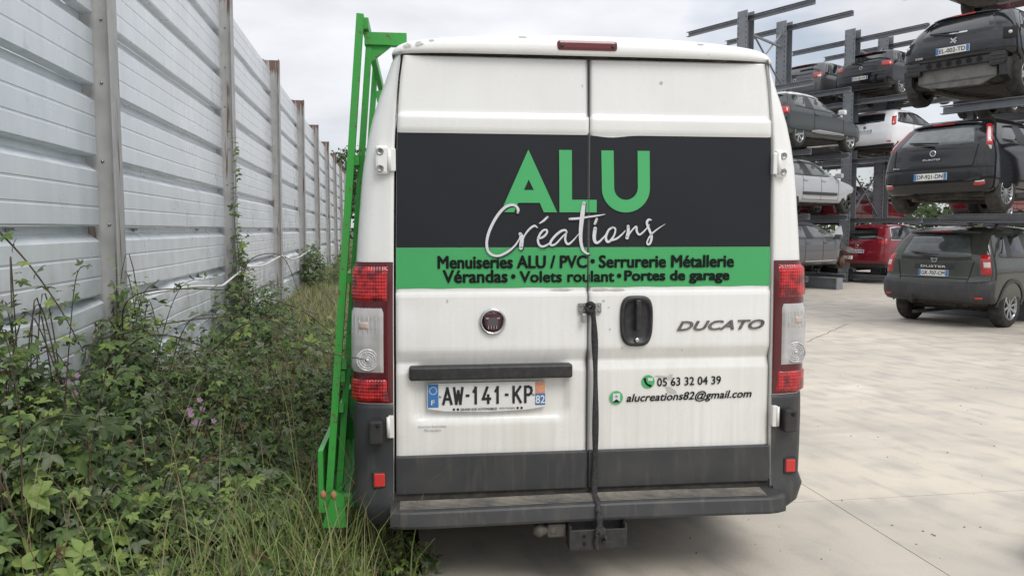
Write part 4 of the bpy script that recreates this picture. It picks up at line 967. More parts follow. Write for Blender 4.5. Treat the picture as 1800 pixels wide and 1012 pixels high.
    def mirror(s, x, z, mt, sides='RL'):
        for k in sides:
            p = s.S(k, x, z); sg = -1 if k == 'R' else 1; t = MB().box(-.06, .07, -.10, .10, -.06, .07, 0, Matrix.Translation(p + Vector((0, sg * .13, .03))), bev=.03).bar(p, p + Vector((0, sg * .08, 0)), .05, .04); s.part('door_mirror', t, mt)
    def line(s, kind, a, b_, w=.006, n_=10, mt='gap_black', name='panel_gap'):
        vs = []; fs = []; A, B = Vector((*a, 0)), Vector((*b_, 0)); d = (B - A).normalized(); pr = Vector((-d.y, d.x, 0)) * w
        for i in range(n_ + 1):
            q = A.lerp(B, i / n_)
            for e in (-1, 1): c_ = q + pr * e; vs.append(s.S(kind, c_.x, c_.y) + s.nrm(kind, c_.x, c_.y) * .0035)
        fs = [(2 * i, 2 * i + 1, 2 * i + 3, 2 * i + 2) for i in range(n_)]; return s.part(name, MB().add(vs, fs), mt)
    def door_gaps(s, xs, z0=.30, z1=None, sides='R'):
        z1 = z1 or .97
        for k in sides:
            for x in xs: s.line(k, (x, z0 + .02), (x + .03, z1))
            s.line(k, (xs[0], z0 + .02), (xs[-1], z0 + .02), .005, 14)
            for x in xs[:-1]:
                p = s.S(k, x + .14, .86); sg = -1 if k == 'R' else 1; s.part('handle', MB().box(-.09, .09, -.012, .018, -.016, .016, 0, Matrix.Translation(p + Vector((0, sg * .012, 0))), bev=.008), s.body.data.materials[0].name)
def origin(pw, heading, W, ro, z):
    h = Vector((math.cos(R(heading)), math.sin(R(heading)), 0)); d = Vector((-h.y, h.x, 0)); q = Vector((pw[0], pw[1], z)) + d * (W / 2 - .03) - h * ro; return q
SW4 = lambda a, L, H, zb: [([(a + .10, zb + .05), (a + .42, zb + .03)], [(a + .38, H - .17), (a + .52, H - .14)]), ([(a + .47, zb + .03), (a + 1.15, zb + .02)], [(a + .57, H - .14), (a + 1.12, H - .10)]), ([(a + 1.21, zb + .02), (L - 1.28, zb + .02)], [(a + 1.18, H - .10), (L - 2.02, H - .13)])]
SW2 = lambda a, L, H, zb: [([(a + .15, zb + .07), (a + .80, zb + .05)], [(a + .45, H - .17), (a + .88, H - .13)]), ([(a + .88, zb + .04), (L - 1.28, zb + .02)], [(a + .95, H - .12), (L - 2.02, H - .13)])]

# --- near rack: olive SUV on the ground, two black hatchbacks above it
W_, ro_ = 1.82, .82
c = Car('scrap_car', 'olive grey off-roader with black plastic bumper parked on the ground under a black hatchback', origin((8.22, 13.10), 34, W_, ro_, 0), 34, 4.32, W_, 1.68, ro_, 2.67, .345, 'paint_olive', Rr=.26, p=3.8, zb=1.08,
        rear=[(.40, .14), (.48, .02), (.60, 0), (.76, .02), (.82, .055), (1.10, .085), (1.48, .27), (1.58, .38), (1.64, .62), (1.68, 1.1)], wk=[(.40, .86), (.48, .895), (.66, .91), (.92, .905), (1.12, .87), (1.47, .745), (1.57, .70), (1.64, .61), (1.68, .33)], frontk=[(.40, 4.20), (.50, 4.30), (.65, 4.32), (.80, 4.24), (.95, 3.96), (1.02, 3.5), (1.10, 3.2), (1.52, 2.55), (1.63, 2.2), (1.68, 1.9)])
c.wheels(8, .17, 'rim_alloy', w=.215)
c.patch('rear_bumper', 't', [(-1, .45), (-.5, .42), (0, .42), (.5, .42), (1, .45)], [(-1, .80), (-.55, .78), (0, .74), (.55, .78), (1, .80)], 'plastic_grey', .022, 6)
for k in 'RL': c.patch('sill_cladding', k, [(1.25, .41), (3.05, .41)], [(1.25, .52), (3.05, .52)], 'plastic_grey', .02, 6)
for k in 'RL':
    for x in (.82, 3.49):
        t = MB(); sg = -1 if k == 'R' else 1; vs = []
        for i in range(17):
            a = math.pi * i / 16
            for rr in (.39, .45):
                q = c.S(k, x + rr * math.cos(a), .36 + rr * math.sin(a)); vs.append(q + Vector((0, sg * .014, 0)))
        t.add(vs, [(2 * i, 2 * i + 1, 2 * i + 3, 2 * i + 2) for i in range(16)], 0, True); c.part('arch_cladding', t, 'plastic_grey')
c.rear_window(1.16, 1.52, .60, .50, 'glass_grey', surround=.07)
c.spoiler(1.57, .06, .58, 'paint_olive')
c.lamp(.48, .80, .88, 1.21, 'lamp_red'); c.lamp(.52, .78, 1.00, 1.09, 'lamp_white', name='reversing_lamp', off=.016)
c.patch('plate_strip', 'r', [(-.36, .96), (.36, .96)], [(-.36, 1.05), (.36, 1.05)], 'black_trim', .016, 6); c.rtext('DUSTER', 0, 1.0, .42, .035, 'plate_white', .02)
c.plate('GK-707-CM', .89); 
p = c.S('r', 0, 1.11) + c.nrm('r', 0, 1.10) * .012
c.part('badge', MB().add([p + Vector((0, y, z)) for y, z in ((-.06, .03), (.06, .03), (.035, -.04), (-.035, -.04), (-.035, .012), (.035, .012), (.02, -.025), (-.02, -.025))], [(0, 1, 5, 4), (1, 2, 6, 5), (2, 3, 7, 6), (3, 0, 4, 7)]), 'chrome')
c.lamp(.40, .62, .50, .53, 'reflector_red', name='reflector', off=.03)
c.side_windows(SW4(.30, 4.32, 1.65, 1.13)); c.door_gaps([1.35, 2.25, 3.2], .42, 1.1); c.mirror(3.15, 1.12, 'black_trim')
for y in (-.62, .62): c.part('roof_rail', MB().tube([(.75, y, 1.62), (.85, y, 1.69), (2.3, y, 1.705), (2.4, y, 1.64)], .018, 8), 'black_trim')
c.part('tow_ball', MB().tube(spline([(.25, .3, .42), (.02, .3, .38), (-.06, .3, .42), (-.06, .3, .48)], 4), .022, 8).lathe([(.028, .48), (.02, .51), (0, .52)], (-.06, .3, 0), 'z', 10), 'black_trim')
c.line('r', (-.56, .81), (.56, .81), .006, 16); 
for y in (-1, 1): c.line('r', (y * .56, .76), (y * .64, 1.1), .006)

W_, ro_ = 1.69, .64
c = Car('scrap_car', 'black three-door hatchback with tall lamps beside its rear window, stacked above the olive off-roader', origin((7.46, 12.10), 35, W_, ro_, 1.88), 35, 4.03, W_, 1.49, ro_, 2.51, .305, 'paint_black', Rr=.30, p=3.2, zb=.98, roll=-.6)
c.wheels(14, .075); c.rear_window(1.02, 1.33, .58, .46, 'glass_grey'); c.spoiler(1.36, .05, .52, 'paint_black')
for q in c.lamp(.62, .82, .98, 1.33, 'lamp_red', -.01): pass
c.lamp(.64, .76, 1.03, 1.27, 'lamp_white', name='reversing_lamp', off=.017)
c.badge(.905, .05); c.rtext('PUNTO', 0, .80, .26, .028, 'chrome', .02); c.rtext('Blue', .55, .70, .10, .02, 'plate_white', 0.); c.plate('DP-921-DN', .545, y0=.0)
c.line('r', (-.60, .68), (.60, .68), .008, 16); 
for y in (-1, 1): c.line('r', (y * .60, .68), (y * .63, 1.0), .007)
c.patch('bumper_seam', 't', [(-.95, .655), (0, .655), (.95, .655)], [(-.95, .668), (0, .668), (.95, .668)], 'gap_black', .003, 8, 1)
c.lamp(.42, .66, .39, .43, 'lamp_red', .015, name='reflector', off=.012); c.lamp(.44, .64, .435, .452, 'lamp_white', .012, name='reversing_lamp', off=.012)
c.side_windows(SW2(.32, 4.03, 1.47, .99)); c.door_gaps([1.3, 2.75], .34, 1.0); c.mirror(2.75, 1.0, 'paint_black')
c.patch('sill', 'R', [(1.1, .22), (2.7, .22)], [(1.1, .30), (2.7, .30)], 'black_trim', .01, 6)

W_, ro_ = 1.74, .62
c = Car('scrap_car', 'black hatchback stripped of its rear bumper, high on the rack above the other black hatchback', origin((7.88, 12.42), 37, W_, ro_, 3.67), 37, 3.96, W_, 1.46, ro_, 2.54, .315, 'paint_black_b', Rr=.30, p=3.0, zb=.96,
        rear=[(.28, .33), (.40, .27), (.56, .20), (.60, .16), (.64, .06), (.78, .05), (.96, .11), (1.27, .36), (1.37, .50), (1.42, .78), (1.46, 1.15)])
c.wheels(5, .26, 'rim_alloy', True); c.rear_window(1.0, 1.30, .56, .46, surround=.04); c.spoiler(1.34, .05, .50, 'paint_black_b')
c.plate('EL-002-TD', .755); c.rtext('208', .52, .70, .12, .03, 'plate_white', .0)
p = c.S('r', 0, .90) + c.nrm('r', 0, .9) * .014
t = MB()
for a, b_ in (((-.04, .04), (.01, .0)), ((.01, .0), (-.03, -.045)), ((.01, 0), (.04, .04)), ((.0, .0), (.045, -.03)), ((-.02, .0), (-.045, -.02))): t.bar(p + Vector((0, a[0], a[1])), p + Vector((0, b_[0], b_[1])), .016, .006, (1, 0, 0))
c.part('badge', t, 'chrome'); c.patch('glass_sticker', 'r', [(-.22, 1.012), (.16, 1.012)], [(-.22, 1.034), (.16, 1.034)], 'letter_white', .012, 6)
bm_ = MB().box(.10, .19, -.70, .70, .50, .62, 0, bev=.015); be = c.part('crash_beam', bm_, 'black_trim')
for k in range(6): c.part('beam_hole', MB().lathe([(.042, .092), (.036, .099), (0, .102)], (0, -.38 + .152 * k, .56), 'x', 16), 'gap_black', be)
for sg in (-1, 1):
    g_ = c.part('bumper_bracket', MB().box(.09, .24, min(sg * .52, sg * .74), max(sg * .52, sg * .74), .43, .64, 0, bev=.02), 'black_trim')
    for k in range(3): c.part('bracket_rib', MB().box(.078, .095, min(sg * .55, sg * .75), max(sg * .55, sg * .75), .47 + .055 * k, .485 + .055 * k), 'plastic_grey', g_)
    c.lamp(.46, .92, .80, 1.0, 'gap_black', .03, name='lamp_socket', off=.002, sides=(sg,))
    c.part('bulb_holder', MB().lathe([(.03, .0), (.025, -.02), (0, -.025)], c.S('t', sg * .66, .91), 'x', 12), 'lamp_white')
    c.part('exhaust_shield', MB().lathe([(.09, .255), (.075, .22), (.0, .215)], (0, sg * .42, .43), 'x', 14), 'floor_steel')
    c.part('arch_liner', MB().prism([(.28, .20), (.12, .28), (.10, .52), (.42, .60), (.48, .45)], min(sg * .66, sg * .78), max(sg * .66, sg * .78)), 'black_trim')
c.part('rear_panel', MB().box(.19, .30, -.60, .60, .30, .53, 0, bev=.02).prism([(-.60, .30), (.60, .30), (.40, .22), (-.35, .20)], .22, .30, 'x'), 'floor_steel')
c.side_windows(SW4(.30, 3.96, 1.45, .97)); c.door_gaps([1.2, 2.0, 2.8], .34, .98)
# tier above: only the underside of its tail shows
W_, ro_ = 1.78, .75
c = Car('scrap_car', 'dark car on the topmost tier above the bumperless black hatchback', origin((8.1, 13.4), 37, W_, ro_, 5.75), 37, 4.2, W_, 1.47, ro_, 2.6, .31, 'paint_black_b', Rr=.30)
c.wheels(7, .15); c.rear_window(1.0, 1.30, .56, .46); c.side_windows(SW4(.30, 4.2, 1.46, .97)); c.lamp(.5, .9, .78, .95); c.plate('BX-410-LM', .60, chars=False)

KF = .92
def kf(x, y, z): return (x * KF, y * KF, max(1.62 + (z - 1.62) * KF, 0) if z > .5 else z)
# --- far rack, near side: three stacked in each bay
def far(label, pw, z, L, W, H, ro, wb, r, pt, heading=HD, rim=(5, .2, 'rim_alloy', False), glass='glass_dark', doors=4, lampspec=None, platez=.6, ptext=None, mirr=True, which=(0, 1, 2, 3), frontwheel=False, **k):
    px_, py_, z = kf(*pw, z); q = origin((px_, py_), heading, W, ro + (wb if frontwheel else 0), z)
    c = Car('scrap_car', label, q, heading, L, W, H, ro, wb, r, pt, **k); c.wheels(*rim, which=which)
    zb = k.get('zb', .95); c.rear_window(zb + .04, H - .17, W * .335, W * .27, glass); c.spoiler(H - .135, .05, W * .30, pt)
    for a in lampspec or [(.45, .92, .80, .98, 'lamp_red')]: c.lamp(*a)
    c.side_windows((SW4 if doors == 4 else SW2)(.30, L, H - .01, zb + .01), glass)
    c.door_gaps([1.25, 2.1, 2.95] if doors == 4 else [1.35, 2.75], .34, zb + .02)
    if ptext: c.plate(ptext, platez)
    c.badge(.86, .05)
    if mirr: c.mirror(L - 1.35, zb + .03, pt)
    c.patch('bumper_lower', 't', [(-.95, .22), (0, .22), (.95, .22)], [(-.95, .36), (0, .33), (.95, .36)], 'black_trim', .008, 8)
    return c
far('black hatchback with wide red tail lamps on the top tier, above the white hatchback', (12.45, 25.85), 5.86, 4.25, 1.79, 1.45, .78, 2.63, .318, 'paint_black', lampspec=[(.36, .92, .84, .98, 'lamp_red', .01)], platez=.56, ptext='CN-363-PK', rim=(10, .10, 'rim_alloy', False))
c = far('white five-door hatchback with tall red corner lamps, stacked over the red estate', (12.55, 25.95), 3.98, 3.95, 1.72, 1.46, .62, 2.49, .30, 'paint_white', lampspec=[(.66, .98, .88, 1.16, 'lamp_red', .04)], platez=.74, ptext='EW-775-NY', rim=(9, .10, 'rim_alloy', False))
c.lamp(.5, .72, .40, .43, 'reflector_red', name='reflector'); 
c = far('dark red tall hatchback with chrome edged side windows standing on the ground', (12.55, 25.9), .26, 4.33, 1.81, 1.53, .80, 2.61, .33, 'paint_red', lampspec=[(.40, .86, .90, 1.02, 'lamp_red', .015)], platez=.70, ptext='AY-118-PF', zb=1.02)
for a, b_ in (((.42, 1.05), (.66, 1.40)), ((.66, 1.40), (1.5, 1.45)), ((1.5, 1.45), (2.4, 1.43)), ((.42, 1.05), (2.9, 1.02))): c.line('R', a, b_, .018, 12, 'chrome', 'window_chrome')
DS = (10.05, 23.95)
c = far('dark green three-door car with a white roof, on the tier above the silver car', DS, 3.90, 3.95, 1.71, 1.46, .70, 2.46, .315, 'paint_green', doors=2, rim=(6, .22, 'rim_alloy', False), frontwheel=True, glass='glass_grey', mirr=False, heading=38)
c.mirror(2.60, .98, 'paint_white')
vs = []; fs = []
for i in range(11):
    x = .62 + (3.95 - 2.05 - .62) * i / 10
    for j in range(9):
        y = -.60 + 1.2 * j / 8; e = abs(y) / .60; zz_ = 1.486 - .095 * e ** 4 - .05 * (1 - min(i, 10 - i, 3) / 3) ** 2; vs.append((x, y, zz_))
for i in range(10):
    for j in range(8): fs.append((i * 9 + j, i * 9 + j + 1, (i + 1) * 9 + j + 1, (i + 1) * 9 + j))
o = MB().add(vs, fs, 0, True).build('roof', 'paint_white', c.root); md = o.modifiers.new('s', 'SOLIDIFY'); md.thickness = .06; md.offset = -1 if o.data.polygons[0].normal.z > 0 else 1
c.patch('roof_edge', 'R', [(.50, 1.335), (1.2, 1.365), (1.85, 1.345)], [(.62, 1.435), (1.2, 1.45), (1.72, 1.44)], 'paint_white', .014, 6)
c.patch('side_moulding', 'R', [(1.25, .42), (1.6, .40), (2.85, .42)], [(1.25, .45), (1.6, .49), (2.85, .46)], 'chrome', .02, 6)
c = far('silver five-door car missing its front bumper, under the white-roofed car', (10.05, 24.05), 2.08, 4.25, 1.80, 1.46, .80, 2.64, .32, 'paint_silver', frontwheel=True, glass='glass_grey', rim=(5, .2, 'rim_dark', False), heading=38, frontk=[(.28, 3.75), (.50, 3.80), (.60, 4.02), (.70, 4.05), (.80, 3.88), (.90, 3.40), (.99, 3.13), (1.32, 2.43), (1.41, 2.15), (1.46, 1.85)])
c.patch('side_moulding', 'R', [(1.2, .48), (2.95, .48)], [(1.2, .56), (2.95, .56)], 'black_trim', .02, 8)
c.part('front_strut', MB().tube([(3.72, -.62, .35), (3.95, -.66, .62), (3.92, -.66, .80)], .05, 8).box(3.7, 4.0, -.5, .5, .42, .52), 'floor_steel')
c = far('dark grey car with its nose torn off, lowest of its stack on a steel block', (10.10, 24.15), .40, 4.06, 1.73, 1.45, .70, 2.58, .31, 'paint_dark_grey', frontwheel=True, glass='glass_grey', which=(0, 1), heading=38, Rf=.10, frontk=[(.28, 2.95), (.60, 3.02), (.80, 3.06), (.86, 3.10), (.92, 3.16), (.99, 2.94), (1.31, 2.24), (1.40, 1.96), (1.45, 1.66)])
c.patch('side_moulding', 'R', [(1.25, .36), (2.85, .36)], [(1.25, .385), (2.85, .395)], 'chrome', .02, 8)
t = MB().box(3.0, 3.7, -.55, .55, .30, .62, 0, bev=.03)
for k in range(9): t.box(3.05 + random.uniform(0, .6), 3.25 + random.uniform(.05, .6), -.65 + .13 * k, -.5 + .13 * k, .25 + random.uniform(0, .3), .5 + random.uniform(0, .3), 0, Matrix.Rotation(random.uniform(-.15, .15), 4, 'Y'))
c.part('engine', t, 'underbody')
c.part('brake_disc', MB().lathe([(0, -.80), (.07, -.80), (.08, -.76), (.14, -.76), (.14, -.74), (0, -.74)], (3.28, 0, .31), 'y', 24), 'rust_brown')
t = MB(); vs = []
for i in range(7):
    for j in range(5): vs.append((2.95 + .17 * i, -.80 + .12 * j, .90 - .045 * i - .02 * (i > 3) * (i - 3) + .03 * math.sin(i * 1.7 + j)))
c.part('crumpled_wing', MB().add(vs, [(i * 5 + j, i * 5 + j + 1, i * 5 + j + 6, i * 5 + j + 5) for i in range(6) for j in range(4)], 0, False), 'paint_silver')
c.part('torn_bonnet', MB().add([(3.0, -.7, 1.0), (3.35, -.72, 1.02), (3.45, -.6, 1.32), (3.30, -.55, 1.28), (3.02, -.6, 1.04)], [(0, 1, 2, 3, 4)]), 'paint_silver')
c.part('loose_plate', MB().box(3.62, 3.66, -.82, -.34, .60, .70, 0, Matrix.Rotation(.06, 4, 'Y')), 'plate_white')
c.part('hanging_wire', MB().tube(spline([(3.2, -.75, .7), (3.5, -.8, .5), (3.4, -.78, .3), (3.7, -.8, .12), (4.0, -.85, .05)], 5), .012, 6), 'black_trim')
# far side of the far rack
c = far('dark grey hatchback with red and white lamps behind the empty rack arms', (11.05, 27.9), 5.84, 4.33, 1.79, 1.49, .80, 2.61, .32, 'paint_grey', lampspec=[(.40, .92, .86, 1.02, 'lamp_red', .02), (.55, .85, .87, .94, 'lamp_white', .02)], rim=(5, .12, 'rim_dark', True))
for a, b_ in (((.5, 1.02), (2.9, 1.0)),): c.line('R', a, b_, .016, 12, 'chrome', 'window_chrome')
far('bright red car seen between stacked cars across the rack', (8.6, 26.9), 2.10, 4.2, 1.75, 1.48, .75, 2.55, .31, 'paint_red_b')
far('maroon car behind the crossed rack braces, on the far side of the rack', (12.2, 28.6), 1.60, 4.3, 1.78, 1.50, .80, 2.6, .32, 'paint_maroon')
far('dark blue-grey car on the far side of the rack, behind the white-roofed car', (8.3, 27.6), 3.9, 4.2, 1.75, 1.47, .75, 2.55, .31, 'paint_grey')
far('black car on the ground across the rack, behind the torn dark grey car', (8.6, 26.9), 0, 4.2, 1.75, 1.47, .75, 2.55, .31, 'paint_black')
far('black car on the ground across the rack, behind the dark red hatchback', (12.2, 28.6), 0, 4.2, 1.75, 1.47, .75, 2.55, .31, 'paint_black')
far('grey car across the rack, behind the white hatchback', (12.0, 28.4), 3.9, 4.2, 1.75, 1.47, .75, 2.55, .31, 'paint_grey')
far('white estate car far along the rack behind the black hatchbacks', (18.4, 29.6), 3.98, 4.5, 1.78, 1.50, .85, 2.65, .32, 'paint_white')
far('black car far along the rack on the top tier, behind the bumperless hatchback', (18.4, 29.6), 5.86, 4.2, 1.78, 1.46, .75, 2.6, .315, 'paint_black_b')
far('grey car far along the rack standing on the ground behind the olive off-roader', (18.4, 29.6), 0.0, 4.2, 1.78, 1.46, .75, 2.6, .315, 'paint_grey')
far('red car far along the rack on its middle tier', (18.4, 29.6), 2.0, 4.2, 1.78, 1.46, .75, 2.6, .315, 'paint_maroon')

# ------------------------------------------------------------------ cantilever racks
HV = Vector((math.cos(R(HD)), math.sin(R(HD)), 0)); DV = Vector((-HV.y, HV.x, 0))
def column(root, p, top):
    mt_ = Matrix.Translation(p) @ Matrix.Rotation(R(HD), 4, 'Z'); t = MB()
    t.box(-.15, -.135, -.17, .17, 0, top, 0, mt_); t.box(.135, .15, -.17, .17, 0, top, 0, mt_); t.box(-.135, .135, -.012, .012, 0, top - .01, 0, mt_); t.box(-.3, .3, -.3, .3, 0, .02, 0, mt_)
    o = t.build('column', 'rack_steel', root); h_ = MB()
    z = .3
    while z < top - .1:
        for y in (-.13, .13): h_.box(-.1515, -.1495, y - .012, y + .012, z - .02, z + .02, 0, mt_)
        z += .14
    tag(h_.build('slot_row', 'hole_dark', o), None, kind='stuff')
def arm(root, p, z, a, b_, tip=(True, True)):
    t = MB(); q0 = Vector(p) + DV * a; q1 = Vector(p) + DV * b_; q0.z = q1.z = z
    for dz, hgt in ((-.012, .012), (-.138, .012)):
        t.bar(q0 + Vector((0, 0, dz + .006)), q1 + Vector((0, 0, dz + .006)), .11, .012)
    t.bar(q0 + Vector((0, 0, -.075)) + HV * .05, q1 + Vector((0, 0, -.075)) + HV * .05, .008, .115)
    o = t.build('arm', 'rack_steel', root); 
def rack(label, cols, top, tiers, a, b_, brace=True, group='car storage racks'):
    if brace: cols = [kf(*c_) for c_ in cols]; top = kf(0, 0, top)[2]; tiers = [(kf(0, 0, t_[0])[2] - .01,) + tuple(t_[1:]) for t_ in tiers]
    r_ = thing('storage_rack', label, 'rack', (0, 0, 0), 0, group)
    for p in cols:
        column(r_, Vector(p), top)
        for z, a_, bb in tiers: arm(r_, p, z, a_ if a_ is not None else a, bb if bb is not None else b_)
    if brace:
        for p, q in zip(cols[:-1], cols[1:]):
            p, q = Vector(p), Vector(q)
            for z0 in (1.9, 3.8, 5.7):
                for s0, s1 in ((z0, z0 + 1.7), (z0 + 1.7, z0)):
                    MB().bar((p.x, p.y, s0), (q.x, q.y, s1), .05, .02).build('brace', 'rack_steel', r_)
            MB().bar((p.x, p.y, top - .55), (q.x, q.y, top - .75), .06, .05).build('tie_bar', 'rack_steel', r_)
    return r_
TI = [(8.04, None, None), (5.84, None, None), (3.92, None, None), (2.06, None, None)]
rack('grey steel cantilever rack with empty top arms, behind the van roof', [(7.04, 24.5, 0), (8.61, 25.7, 0)], 8.14, [(8.0, None, None), (5.80, None, None), (3.88, None, None), (2.06, None, None), (.40, None, None)], -2.15, 2.15)
rack('grey steel cantilever rack holding the white hatchback, empty arms on top', [(11.2, 26.7, 0), (12.7, 27.6, 0)], 8.14, [(7.86, None, None), (5.84, None, None), (3.94, None, None), (2.0, None, None), (.26, None, None)], -2.3, 2.15)
rack('grey steel cantilever rack farther along, behind the black hatchbacks', [(17.6, 31.0, 0), (19.2, 32.0, 0)], 8.14, [(7.9, None, None), (5.84, None, None), (3.94, None, None), (2.0, None, None)], -2.3, 2.15)
hn = Vector((math.cos(R(35)), math.sin(R(35)), 0)); base = Vector((7.55, 12.2, 0)) - DV * 1.1
rack('grey steel cantilever rack carrying the stacked black hatchbacks', [tuple(base + HV * .4), tuple(base + HV * 2.2)], 7.2, [(5.74, None, None), (3.66, None, None), (1.87, None, None)], 0, 2.35, brace=False)
# steel block the torn car sits on, and one behind the SUV's wheels
for nm, p, lb in (('beam_block', (8.05, 22.4, 0), 'grey steel beam block under the dark grey car without a nose'), ('beam_block', (8.55, 14.9, 0), 'grey steel beam base on the ground under the olive off-roader')):
    mt_ = Matrix.Translation(p) @ Matrix.Rotation(R(HD + 90), 4, 'Z'); t = MB().box(-1.3, 1.2, -.14, .14, .30, .32, 0, mt_).box(-1.3, 1.2, -.14, .14, .0, .02, 0, mt_).box(-1.3, 1.2, -.02, .02, .02, .30, 0, mt_).box(-1.302, -1.28, -.14, .14, .021, .299, 0, mt_)
    tag(t.build(nm, 'rack_steel'), lb, 'steel beam')
# lying tyre at the right
t = thing('loose_tyre', 'worn black tyre lying flat on the concrete', 'tyre', (2.86, 3.66, .10)); tm = wheel_mesh(.30, .20); o = link('tyre_casing', tm, t, (0, 0, 0), (R(90), 0, 0))
# ------------------------------------------------------------------ vegetation
def leaflets(P, D, N, size, wid, mi, mats, name, parent=None, fold=.12, curl=.18):
    """many folded leaf blades in one mesh: base P, direction D, normal N"""
    P, D, N = np.asarray(P, float), np.asarray(D, float), np.asarray(N, float); n_ = len(P)
    D /= np.linalg.norm(D, axis=1, keepdims=True) + 1e-9; X = np.cross(D, N); X /= np.linalg.norm(X, axis=1, keepdims=True) + 1e-9; N = np.cross(X, D)
    sz = np.asarray(size)[:, None]; w = np.asarray(wid)[:, None] * sz
    tpl = [(0, 0, 0), (-.5, .30, 1), (0, .34, -.0), (.5, .30, 1), (-.42, .64, 1), (0, .68, 0), (.42, .64, 1), (0, 1, 0)]
    V = np.zeros((n_, 8, 3))
    for k, (a, b_, f) in enumerate(tpl): V[:, k] = P + X * w * a + D * sz * b_ + N * sz * (fold * f - curl * b_ * b_)
    F = np.array([(0, 2, 1, -1), (0, 3, 2, -1), (1, 2, 5, 4), (2, 3, 6, 5), (4, 5, 7, -1), (5, 6, 7, -1)]); cnt = [3, 3, 4, 4, 3, 3]
    loops = np.concatenate([f[f >= 0] for f in F]); off = (np.arange(n_) * 8)[:, None]; LI = (loops[None] + off).ravel()
    LS = np.tile(np.array(cnt), n_); ST = np.concatenate([[0], np.cumsum(LS)[:-1]])
    me = bpy.data.meshes.new(name); me.vertices.add(n_ * 8); me.vertices.foreach_set('co', V.ravel()); me.loops.add(len(LI)); me.loops.foreach_set('vertex_index', LI.astype(np.int32))
    me.polygons.add(len(LS)); me.polygons.foreach_set('loop_start', ST.astype(np.int32)); me.polygons.foreach_set('material_index', np.repeat(np.asarray(mi), 6).astype(np.int32))
    for m_ in mats: me.materials.append(M[m_])
    me.update(calc_edges=True); me.validate()
    return link(name, me, parent)
def unit(v): return v / (np.linalg.norm(v) + 1e-9)
LM = ['leaf_dark', 'leaf_mid', 'leaf_light', 'leaf_grey', 'leaf_dead']
class Leaves:
    def __init__(s): s.P, s.D, s.N, s.S, s.W, s.M = [], [], [], [], [], []
    def one(s, p, d, n_, size, w, m_): s.P.append(p); s.D.append(d); s.N.append(n_); s.S.append(size); s.W.append(w); s.M.append(m_)
    def tri(s, p, d, n_, size, m_, five=False):
        d = unit(d); x = unit(np.cross(d, n_)); pet = size * .5; c_ = p + d * pet
        s.one(c_, d, n_ + rng.normal(0, .12, 3), size, .50, m_)
        for a in ((1.25,) if not five else (1.0, 2.0)):
            for sg in (-1, 1): s.one(c_, d * math.cos(a) + x * sg * math.sin(a), n_ + rng.normal(0, .18, 3), size * (.85 if a < 1.5 else .62), .48, m_)
    def build(s, name, parent, mats=LM, kind='stuff'):
        if not s.P: return None
        o = leaflets(s.P, s.D, s.N, s.S, s.W, s.M, mats, name, parent)
        if kind: o['kind'] = kind
        return o
LEAFPOOL = []
def leaf_unit(seed):
    r_ = np.random.default_rng(seed); L_ = []
    t = MB()
    def blade(o_, d, x, n_, size, w):
        k = 7; mid = []; lf = []; rt = []
        for i in range(k + 1):
            b_ = i / k; ww = w * size * (math.sin(math.pi * min(b_ * .92 + .04, 1)) ** .75) * .5 * (1 + (.13 if i % 2 else -.08)); c_ = o_ + d * size * b_ - n_ * size * .20 * b_ * b_
            mid.append(c_); lf.append(c_ - x * ww + n_ * ww * .28); rt.append(c_ + x * ww + n_ * ww * .28)
        fs = []; vs = mid + lf + rt
        for i in range(k): fs += [(i, i + 1, k + 2 + i, k + 1 + i), (i, 2 * k + 2 + i, 2 * k + 3 + i, i + 1)]
        t.add([tuple(v) for v in vs], fs)
    d = np.array([0, 1., 0]); n_ = np.array([0, 0, 1.]); x = np.array([1., 0, 0])
    c_ = d * .5; t.tube([(0, 0, 0), tuple(c_)], .018, 4)
    blade(c_, unit(d + r_.normal(0, .1, 3)), x, n_, 1, .54)
    for sg in (-1, 1):
        a = 1.2 + r_.uniform(-.15, .15); dd = d * math.cos(a) + x * sg * math.sin(a); nn = unit(n_ + r_.normal(0, .15, 3)); xx = unit(np.cross(dd, nn)); blade(c_, dd, xx, unit(np.cross(xx, dd)), .86, .52)
    return t
LU = {(k, m_): leaf_unit(k).mesh('leaf', m_, fixn=False) for k in range(3) for m_ in LM}
def place_leaf(p, d, n_, size, mname, parent):
    d = unit(d); x = unit(np.cross(d, n_)); nn = np.cross(x, d)
    mt_ = Matrix(((x[0], d[0], nn[0], p[0]), (x[1], d[1], nn[1], p[1]), (x[2], d[2], nn[2], p[2]), (0, 0, 0, 1))) @ Matrix.Scale(size, 4)
    o = link('leaf', LU[(random.randrange(3), mname)], parent); o.matrix_world = mt_; LEAFPOOL.append(o); return o
def fence_x(Y): return -2.15 / math.cos(FA) - math.tan(FA) * Y + .0
